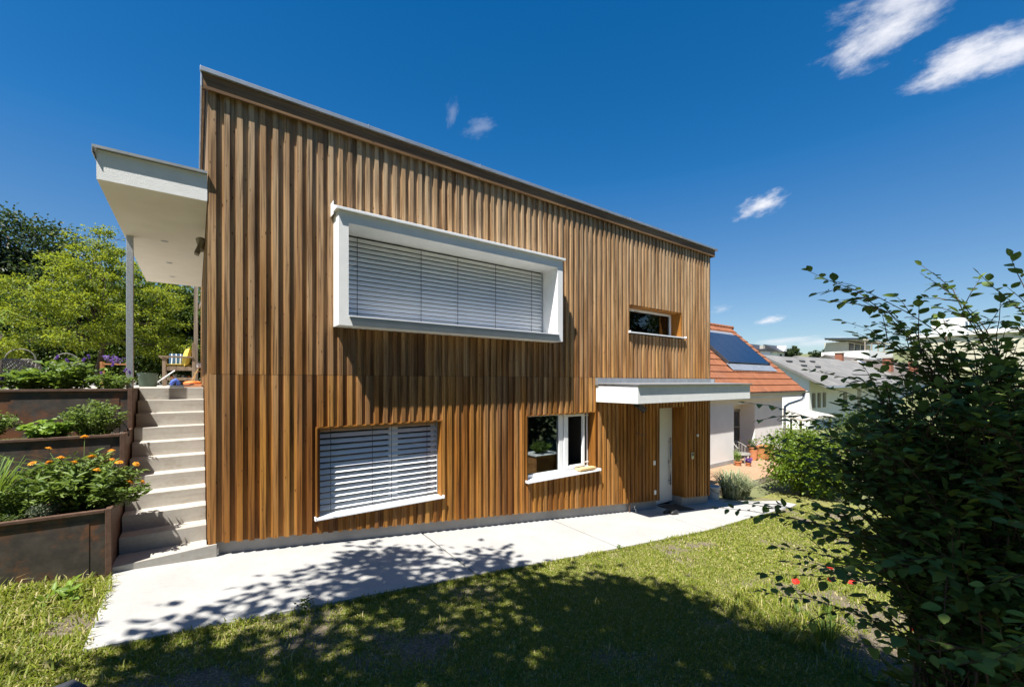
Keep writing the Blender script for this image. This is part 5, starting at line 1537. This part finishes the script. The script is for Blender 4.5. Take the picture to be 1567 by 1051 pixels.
mb = MB(); mb.box(11.3, 18.13, 8.88, 8.9, GB, -1.24); mb.box(20.0, 22.85, 8.88, 8.9, GB, -1.24); mb.build('base_course', M['plinth'], nh)
mb = MB(); mb.box(18.13, 20.0, 9.2, 9.5, 1.0, 1.04); mb.build('recess_ceiling', M['wall_white'], nh)
dr = MB(); frame_rect(dr, 18.6, 19.86, GB + 0.06, 0.75, 9.46, 9.52, 0.09)
dr.box(19.2, 19.27, 9.46, 9.52, GB + 0.1, 0.7)
for zz in (-0.7, -0.05): dr.box(18.65, 19.8, 9.465, 9.515, zz, zz + 0.04)
dr = dr.build('terrace_door', M['greywood'], nh)
mb = MB(); mb.box(18.65, 19.8, 9.49, 9.496, GB + 0.1, 0.7); mb.build('pane', M['glass'], dr)
mb = MB(); mb.box(18.3, 20.0, 9.78, 9.82, GB, 1.2); mb.build('interior', M['interior'], nh)
# roof: tile courses with rounded pans
EY, EZ, RY, RZ = 8.68, 1.53, 12.46, 5.07
SLp = (RZ - EZ) / (RY - EY); Ls = math.hypot(RY - EY, RZ - EZ); uy, uz = (RY - EY) / Ls, (RZ - EZ) / Ls; ny, nz_ = -uz, uy
mb = MB(); nc = 12; step = Ls / nc
wx = np.arange(11.2, 24.92, 0.05)
for side in (0, 1):
    for k in range(nc):
        vs = []
        for j, s in enumerate((k * step - 0.05, (k + 1) * step)):
            lift = 0.085 if j == 0 else 0.045
            for xx in wx:
                h = lift + 0.022 * abs(math.sin(math.pi * xx / 0.30)) ** 0.7
                y = EY + uy * s + ny * h; z = EZ + uz * s + nz_ * h
                if side: y = 2 * RY - y
                vs.append((xx, y, z))
        m_ = len(wx)
        for xx in wx:  # butt face of the course
            s = k * step - 0.05; y = EY + uy * s + ny * 0.02; z = EZ + uz * s + nz_ * 0.02
            if side: y = 2 * RY - y
            vs.append((xx, y, z))
        fs = []
        for i in range(m_ - 1):
            a = (i, i + 1, m_ + i + 1, m_ + i); b = (2 * m_ + i, 2 * m_ + i + 1, i + 1, i)
            fs += [a, b] if not side else [a[::-1], b[::-1]]
        mb.add(vs, fs)
roof = mb.build('roof', M['tile'], nh)
mb = MB()
k = 11.2
while k < 24.8:
    mb.tube([(k, RY, RZ + 0.03), (k + 0.36, RY, RZ + 0.055)], [0.10, 0.125], 10); k += 0.34
mb.build('ridge_tile', M['tile'], roof, smooth=False)
mb = MB()
for sgn in (0, 1):
    f_ = (lambda y: y) if not sgn else (lambda y: 2 * RY - y)
    mb.extr([(11.2, f_(EY), EZ - 0.02), (11.2, f_(RY), RZ - 0.02), (11.2, f_(RY), RZ - 0.12), (11.2, f_(EY), EZ - 0.12)], (13.68, 0, 0))
mb.build('roof_deck', M['greywood'], roof)
mb = MB(); mb.box(11.2, 24.88, 8.70, 8.9, 1.29, 1.32); mb.box(11.2, 24.88, 8.675, 8.70, 1.26, 1.50); mb.build('eave_board', M['wall_white'], nh)
mb = MB()
prof = [(8.60 + 0.075 * math.cos(a), 1.51 + 0.075 * math.sin(a)) for a in [math.pi + math.pi * k / 8 for k in range(9)]] + [(8.60 + 0.062 * math.cos(a), 1.51 + 0.062 * math.sin(a)) for a in [2 * math.pi - math.pi * k / 8 for k in range(9)]]
mb.extr([(11.2, y, z) for y, z in prof], (13.95, 0, 0)); mb.box(25.14, 25.155, 8.53, 8.67, 1.43, 1.51)
mb.build('gutter', M['zinc'], nh)
mb = MB(); mb.tube([(24.7, 8.60, 1.44), (24.65, 8.61, 1.22), (24.5, 8.65, 1.10), (23.3, 8.78, 0.92), (22.98, 8.82, 0.80), (22.93, 8.82, 0.6), (22.93, 8.82, GB)], 0.055, 10); mb.build('downpipe', M['zinc'], nh, smooth=True)


def rp(xx, s, h): return (xx, EY + uy * s + ny * h, EZ + uz * s + nz_ * h)


def ys(y): return (y - EY) / uy


s0, s1 = ys(9.98), ys(11.70)
mb = MB()
for k in range(4):
    a = 19.58 + (23.74 - 19.58) * k / 4; b = 19.58 + (23.74 - 19.58) * (k + 1) / 4 - 0.02
    lo = [rp(a, s0, 0.15), rp(b, s0, 0.15), rp(b, s1, 0.15), rp(a, s1, 0.15)]; hi = [rp(a, s0, 0.23), rp(b, s0, 0.23), rp(b, s1, 0.23), rp(a, s1, 0.23)]
    m2 = MB(); m2.hexa(lo + hi); pn = m2.build('solar_panel', M['solar'], nh)
    if k in (1, 2, 3): continue
for (a, b, c, d) in ((19.52, 19.57, s0 - 0.03, s1 + 0.03), (23.73, 23.78, s0 - 0.03, s1 + 0.03)):
    mb = MB(); mb.hexa([rp(a, c, 0.12), rp(b, c, 0.12), rp(b, d, 0.12), rp(a, d, 0.12), rp(a, c, 0.245), rp(b, c, 0.245), rp(b, d, 0.245), rp(a, d, 0.245)])
    mb.build('collector_frame', M['dark_metal'], nh)
mb = MB(); mb.hexa([rp(19.42, s0 - 0.46, 0.12), rp(24.0, s0 - 0.46, 0.12), rp(23.86, s0 - 0.02, 0.14), rp(19.42, s0 - 0.02, 0.14), rp(19.42, s0 - 0.46, 0.135), rp(24.0, s0 - 0.46, 0.135), rp(23.86, s0 - 0.02, 0.155), rp(19.42, s0 - 0.02, 0.155)]); mb.build('roof_flashing', M['zinc'], nh); mb = MB()
mb.hexa([rp(19.42, s1 + 0.02, 0.12), rp(23.86, s1 + 0.02, 0.12), rp(23.86, s1 + 0.35, 0.13), rp(19.42, s1 + 0.35, 0.13), rp(19.42, s1 + 0.02, 0.15), rp(23.86, s1 + 0.02, 0.15), rp(23.86, s1 + 0.35, 0.145), rp(19.42, s1 + 0.35, 0.145)])
mb.build('roof_flashing', M['zinc'], nh)
# patio things of the neighbour
PZ = -1.409
t = thing('wicker_armchair', 'round backed wicker armchair in the recess of the white house', 'armchair', (18.55, 8.75, PZ))
mb = MB()
for k in range(9):
    a = math.pi * (0.05 + 0.9 * k / 8); x = 18.55 + 0.32 * math.cos(a); y = 8.75 + 0.30 * math.sin(a)
    mb.tube([(x, y, PZ + 0.35), (x + 0.03 * math.cos(a), y + 0.03 * math.sin(a), PZ + 0.62 + 0.24 * math.sin(a))], 0.02, 6)
mb.tube([(18.55 + 0.35 * math.cos(a), 8.75 + 0.33 * math.sin(a), PZ + 0.62 + 0.24 * math.sin(a)) for a in [math.pi * k / 14 for k in range(15)]], 0.03, 6)
mb.build('backrest', M['wicker'], t)
mb = MB(); mb.lathe((18.55, 8.75, PZ + 0.32), [(0.30, 0), (0.33, 0.04), (0.30, 0.09), (0.02, 0.10)], 18); mb.build('seat', M['wicker'], t)
for (dx, dy) in ((-.22, -.2), (.22, -.2), (-.2, .2), (.2, .2)):
    mb = MB(); mb.tube([(18.55 + dx, 8.75 + dy, PZ), (18.55 + dx * .9, 8.75 + dy * .9, PZ + 0.34)], 0.022, 6); mb.build('leg', M['wicker'], t)


def pot(label, x, y, r_, h, leaf, hh, seed, mat='terracotta', rx=None):
    t = thing('plant_pot', label, 'plant pot', (x, y, PZ))
    mb = MB(); mb.lathe((x, y, PZ), [(r_ * .7, 0), (r_, h * .85), (r_ * 1.1, h * .86), (r_ * 1.1, h), (r_ * .9, h), (r_ * .85, h * .9), (0.01, h * .88)], 18); mb.build('pot', M[mat], t)
    h_, _ = herb('potted_plant', label.replace('pot', 'plant').replace('terracotta', 'green') if False else 'plant growing in the ' + label, (x, y, PZ + h * 0.9), rx or r_ * 1.5, rx or r_ * 1.5, hh, leaf, 0.06, 220, seed, stems=16)


pot('low pot of bright grass at the corner of the white wall', 17.75, 8.55, 0.14, 0.18, 'lettuce', 0.55, 201)
pot('small pot of purple flowers on the brick patio', 18.0, 8.25, 0.10, 0.14, 'purple', 0.26, 202)
pot('tall terracotta pot with dark red plant beside the terrace door', 19.55, 8.75, 0.20, 0.62, 'hedge', 0.45, 203)
t = thing('wooden_box', 'orange brown wooden box at the front of the white wall recess', 'box', (20.3, 8.55, PZ))
mb = MB(); mb.box(20.05, 20.6, 8.35, 8.8, PZ, PZ + 0.55); mb.build('body', M['crate'], t, bevel=0.01); mb = MB(); mb.box(20.02, 20.63, 8.32, 8.83, PZ + 0.551, PZ + 0.59); mb.build('lid', M['crate'], t, bevel=0.005)

# ------------------------------------------------------------------ houses further down the slope


def gable_house(label, x0, x1, yf, ye, ze, yr, zr, zb, roofmat, wallmat='wall_white', over=0.4, thick=0.18, front_y=None):
    """ridge along x; front eave at (ye, ze), ridge at (yr, zr); wall front at yf"""
    t = thing('house', label, 'house', (x0, yf, zb)); sl = (zr - ze) / (yr - ye)
    yb = 2 * yr - yf; zt = lambda y: ze + sl * (min(y, 2 * yr - y) - ye) - thick
    mb = MB(); mb.extr([(x0 + over, yf, zb), (x0 + over, yf, zt(yf)), (x0 + over, yr, zt(yr)), (x0 + over, yb, zt(yf)), (x0 + over, yb, zb)], (x1 - x0 - 2 * over, 0, 0))
    w = mb.build('wall', M[wallmat], t)
    mb = MB(); mb.extr([(x0, ye, ze), (x0, yr, zr), (x0, 2 * yr - ye, ze), (x0, 2 * yr - ye, ze - thick), (x0, yr, zr - thick), (x0, ye, ze - thick)], (x1 - x0, 0, 0))
    rf = mb.build('roof', M[roofmat], t)
    return t, w, rf


hb, w, rf = gable_house('white house with a grey pitched roof and three slim windows beyond the red tiles', 36.4, 48.2, 12.5, 11.3, 1.72, 15.7, 4.16, -3, 'asphalt_roof')
for a in (37.34, 38.41, 39.49):
    mb = MB(); mb.box(a, a + 0.52, 12.44, 12.5, 0.0, 1.13); f_ = mb.build('window', M['greywood'], hb)
    mb = MB(); mb.box(a + 0.06, a + 0.46, 12.43, 12.438, 0.06, 1.07); mb.build('pane', M['solar'], f_)
mb = MB(); mb.box(44.2, 45.0, 12.45, 12.5, -0.2, 1.1); mb.build('window', M['solar'], hb)
sl_ = (4.16 - 1.72) / (15.7 - 11.3)
for (a, yy) in ((38.6, 14.6), (39.9, 14.0), (41.8, 14.8), (44.4, 14.9), (42.6, 13.9)):
    mb = MB(); z = 1.72 + sl_ * (yy - 11.3); mb.hexa([(a, yy, z + .02), (a + .9, yy, z + .02), (a + .9, yy + .16, z + .12), (a, yy + .16, z + .12), (a, yy, z + .17), (a + .9, yy, z + .17), (a + .9, yy + .16, z + .2), (a, yy + .16, z + .2)]); mb.build('roof_vent', M['dark_metal'], rf)
mb = MB(); mb.tube([(36.3, 11.24, 1.58), (48.2, 11.24, 1.58)], 0.09, 8); mb.build('gutter', M['zinc'], hb)
hc, w, rf = gable_house('long grey roofed house with a dark eave and brick chimney behind the slim windows', 48.6, 66, 15, 14, 2.75, 17.8, 4.62, -3, 'asphalt_roof')
mb = MB(); mb.box(48.5, 66.05, 13.95, 14.02, 2.30, 2.75); mb.build('fascia', M['dark_metal'], hc)
mb = MB(); mb.box(61.0, 61.7, 17.4, 18.1, 4.0, 5.35); c_ = mb.build('chimney', M['brick_red'], rf); mb = MB(); mb.box(60.93, 61.77, 17.33, 18.17, 5.352, 5.48); mb.build('chimney_cap', M['stone'], c_)
mb = MB(); mb.bar((65.95, 14.0, 2.8), (65.95, 17.8, 4.68), 0.25, 0.06); mb.build('verge_trim', M['stone'], rf)
t = thing('low_annex', 'low flat grey roofed annex in front of the long grey house', 'annex', (48.3, 11.3, -3))
mb = MB(); mb.box(48.6, 61.5, 12.4, 13.9, -3, 1.7); mb.build('wall', M['wall_white'], t)
mb = MB(); mb.hexa([(48.25, 11.3, 1.55), (62, 11.3, 1.55), (62, 13.93, 2.45), (48.25, 13.93, 2.45), (48.25, 11.3, 1.75), (62, 11.3, 1.75), (62, 13.93, 2.65), (48.25, 13.93, 2.65)]); mb.build('roof', M['asphalt_roof'], t)
hd, w, rf = gable_house('wide brown roofed house with two skylights behind the bush', 69, 126, 17, 16, 2.5, 21.6, 5.7, -2, 'brown_roof')
sl_ = (5.7 - 2.5) / 5.6
for (a, yy) in ((77.4, 19.2), (75.5, 17.1), (92, 19.4)):
    z = 2.5 + sl_ * (yy - 16) + 0.05; mb = MB(); mb.hexa([(a, yy, z), (a + 1.3, yy, z), (a + 1.3, yy + 1.1, z + sl_ * 1.1), (a, yy + 1.1, z + sl_ * 1.1), (a, yy, z + .12), (a + 1.3, yy, z + .12), (a + 1.3, yy + 1.1, z + sl_ * 1.1 + .12), (a, yy + 1.1, z + sl_ * 1.1 + .12)]); s_ = mb.build('skylight', M['white_alu'], rf)
    mb = MB(); mb.hexa([(a + .15, yy + .15, z + .13 + .15 * sl_), (a + 1.15, yy + .15, z + .13 + .15 * sl_), (a + 1.15, yy + .95, z + .13 + sl_ * .95), (a + .15, yy + .95, z + .13 + sl_ * .95), (a + .15, yy + .15, z + .15 + .15 * sl_), (a + 1.15, yy + .15, z + .15 + .15 * sl_), (a + 1.15, yy + .95, z + .15 + sl_ * .95), (a + .15, yy + .95, z + .15 + sl_ * .95)]); mb.build('pane', M['solar'], s_)
for a in (82.6, 98.0):
    mb = MB(); mb.box(a, a + 1.5, 17.6, 18.6, 3.2, 5.5); c_ = mb.build('chimney', M['brick_red'], rf); mb = MB(); mb.box(a - .1, a + 1.6, 17.5, 18.7, 5.502, 5.7); mb.build('chimney_cap', M['stone'], c_)
# modern block with a solar pergola on its roof terrace
t = thing('apartment_block', 'white modern block with a dark solar pergola on its roof terrace', 'building', (109, 31, 4))
mb = MB(); mb.box(107, 124, 26.5, 34, 2, 6.9); mb.build('wall', M['wall_white'], t)
mb = MB(); mb.box(106.6, 124.2, 26.1, 26.5, 6.4, 8.2); mb.box(106.6, 107, 26.5, 34, 6.4, 8.2); mb.build('parapet', M['white_plastic'], t)
mb = MB(); mb.box(108.5, 124, 30, 34, 6.9, 10.3); mb.build('penthouse', M['cream'], t)
for a in (109.5, 113.5, 117.5):
    mb = MB(); mb.box(a, a + 2.6, 29.9, 29.99, 7.6, 10.0); mb.build('window', M['solar'], t)
mb = MB(); mb.hexa([(106.8, 27, 10.5), (124.4, 27, 10.5), (124.4, 33.5, 11.0), (106.8, 33.5, 11.0), (106.8, 27, 10.7), (124.4, 27, 10.7), (124.4, 33.5, 11.2), (106.8, 33.5, 11.2)]); mb.build('solar_pergola', M['solar'], t)
for k in range(9):
    mb = MB(); a = 107.0 + 2.15 * k; mb.hexa([(a, 26.6, 10.25), (a + .18, 26.6, 10.25), (a + .18, 33.5, 10.8), (a, 33.5, 10.8), (a, 26.6, 10.45), (a + .18, 26.6, 10.45), (a + .18, 33.5, 10.98), (a, 33.5, 10.98)]); mb.build('beam', M['cream'], t)
for a in (107.1, 111.5, 116, 120.2): mb = MB(); mb.box(a, a + .2, 26.7, 26.9, 6.9, 10.3); mb.build('post', M['greywood'], t)
t = thing('cream_building', 'cream flat roofed building with a small white roof box behind the bush', 'building', (138, 12, 4))
mb = MB(); mb.box(133, 170, 8, 24.5, 3, 12.0); mb.build('wall', M['cream'], t)
mb = MB(); mb.box(132.4, 170.5, 7.5, 25, 12.0, 12.9); mb.build('roof_edge', M['white_plastic'], t)
mb = MB(); mb.box(134, 141, 16.5, 21.5, 12.9, 16.0); b_ = mb.build('roof_box', M['white_plastic'], t)
mb = MB(); mb.box(136.5, 139, 16.4, 16.5, 13.6, 15.2); mb.build('window', M['solar'], b_)
for a in (137, 146, 155): mb = MB(); mb.box(a, a + 5, 7.9, 8.0, 6, 9.5); mb.build('window', M['solar'], t)
t = thing('hill_house', 'dark roofed white house on the far hill, left of the round tree', 'house', (168, 74, 9))
mb = MB(); mb.box(168, 181, 67, 75, 8, 13.0); mb.build('wall', M['wall_white'], t)
mb = MB(); mb.extr([(167, 66, 12.8), (167, 71, 15.6), (167, 76, 12.8)], (15, 0, 0)); mb.build('roof', M['dark_metal'], t)
for a in (170, 174, 178): mb = MB(); mb.box(a, a + 1.6, 66.9, 67, 10, 12); mb.build('window', M['solar'], t)
mb = MB(); mb.extr([(172, 66.6, 13.0), (174.5, 66.6, 15.2), (177, 66.6, 13.0)], (0, 3, 0)); mb.build('gable', M['wall_white'], t)
t = thing('roof_stack', 'white chimney block with a dark cap rising behind the red tile roof', 'chimney', (42.9, 18.4, 2))
mb = MB(); mb.box(42.5, 43.6, 18.0, 18.9, 2.0, 4.85); mb.build('stack', M['white_plastic'], t)
mb = MB(); mb.box(42.3, 43.8, 17.8, 19.1, 4.852, 5.05); mb.build('cap', M['dark_metal'], t); mb = MB(); mb.box(42.8, 43.2, 18.3, 18.6, 5.05, 5.4); mb.build('flue', M['stone'], t)
t = thing('far_house', 'dark roofed house half hidden behind the white chimney block', 'house', (125, 55, 7))
mb = MB(); mb.box(122, 131, 54, 60, 6, 10.2); mb.build('wall', M['wall_white'], t)
mb = MB(); mb.extr([(121.5, 53.5, 10), (121.5, 57, 12.6), (121.5, 60.5, 10)], (10, 0, 0)); mb.build('roof', M['dark_metal'], t)
t = thing('patio_awning', 'pale sloping awning roof beside the downpipe of the red tiled house', 'awning', (28, 10.5, -1.4))
mb = MB(); mb.hexa([(27.5, 9.6, -0.25), (32.6, 9.6, -0.25), (32.6, 12.2, 0.25), (27.5, 12.2, 0.25), (27.5, 9.6, -0.15), (32.6, 9.6, -0.15), (32.6, 12.2, 0.35), (27.5, 12.2, 0.35)]); mb.build('canopy', M['stone'], t)
for (a, b) in ((27.7, 9.8), (32.3, 9.8), (27.7, 12), (32.3, 12)): mb = MB(); mb.box(a, a + .1, b, b + .1, -1.7, -0.2); mb.build('post', M['greywood'], t)
t = thing('garden_shed', 'small lean-to with a red tiled roof behind the downpipe', 'shed', (26.5, 12, -1.4))
mb = MB(); mb.box(25.2, 28.4, 11.9, 14.5, -1.6, 0.9); mb.build('wall', M['wall_white'], t)
mb = MB(); mb.hexa([(25.0, 11.5, 0.85), (28.6, 11.5, 0.85), (28.6, 14.6, 2.1), (25.0, 14.6, 2.1), (25.0, 11.5, 0.97), (28.6, 11.5, 0.97), (28.6, 14.6, 2.22), (25.0, 14.6, 2.22)]); mb.build('roof', M['tile'], t)
for i, (x, y, z, h, s_, lb) in enumerate(((166, 60.8, 9.2, 6.0, 1.5, 'small round tree standing alone on the far hill skyline'), (152, 49, 7.2, 5.2, 2.0, 'dark tree on the skyline left of the solar pergola'), (152, 44, 7.5, 5.0, 1.9, 'dark tree directly beside the solar pergola'), (176, 66, 10, 4.5, 1.6, 'low dark tree between the far hill houses'))):
    tree('hill_tree', lb, (x, y, z), h, 0.25, [(0, 0, h * .62, s_ * 1.25, s_, h * .30), (s_ * .5, 0, h * .45, s_, s_, h * .25), (-s_ * .5, 0, h * .5, s_, s_, h * .25), (0, 0, h * .25, s_ * 1.1, s_, h * .22)], 'dark', 0.42, 2600, 300 + i, group='trees on the far hill', clump=0.5)
# low garden hedge along the far side so that the ground beyond the patio reads as gardens
for i, (x, y, w_, h, lb) in enumerate(((24.5, 5.0, 2.2, 1.9, 'garden shrub beyond the patio, nearest the brick paving'), (30, 7.5, 2.6, 2.2, 'garden shrub beyond the patio, in front of the awning'), (34, 3.0, 3.0, 2.4, 'garden shrub far behind the dark bush'), (19.5, 3.4, 1.8, 1.6, 'garden shrub at the far end of the concrete path'))):
    tree('garden_shrub', lb, (x, y, -1.5), h, 0.05, [(0, 0, h * .5, w_, w_ * .7, h * .45), (w_ * .4, 0, h * .6, w_ * .7, w_ * .6, h * .4), (-w_ * .5, -.2, h * .4, w_ * .6, w_ * .6, h * .4)], 'hedge', 0.11, 5000, 320 + i, cat='shrub', group='garden shrubs beyond the patio', clump=0.4)
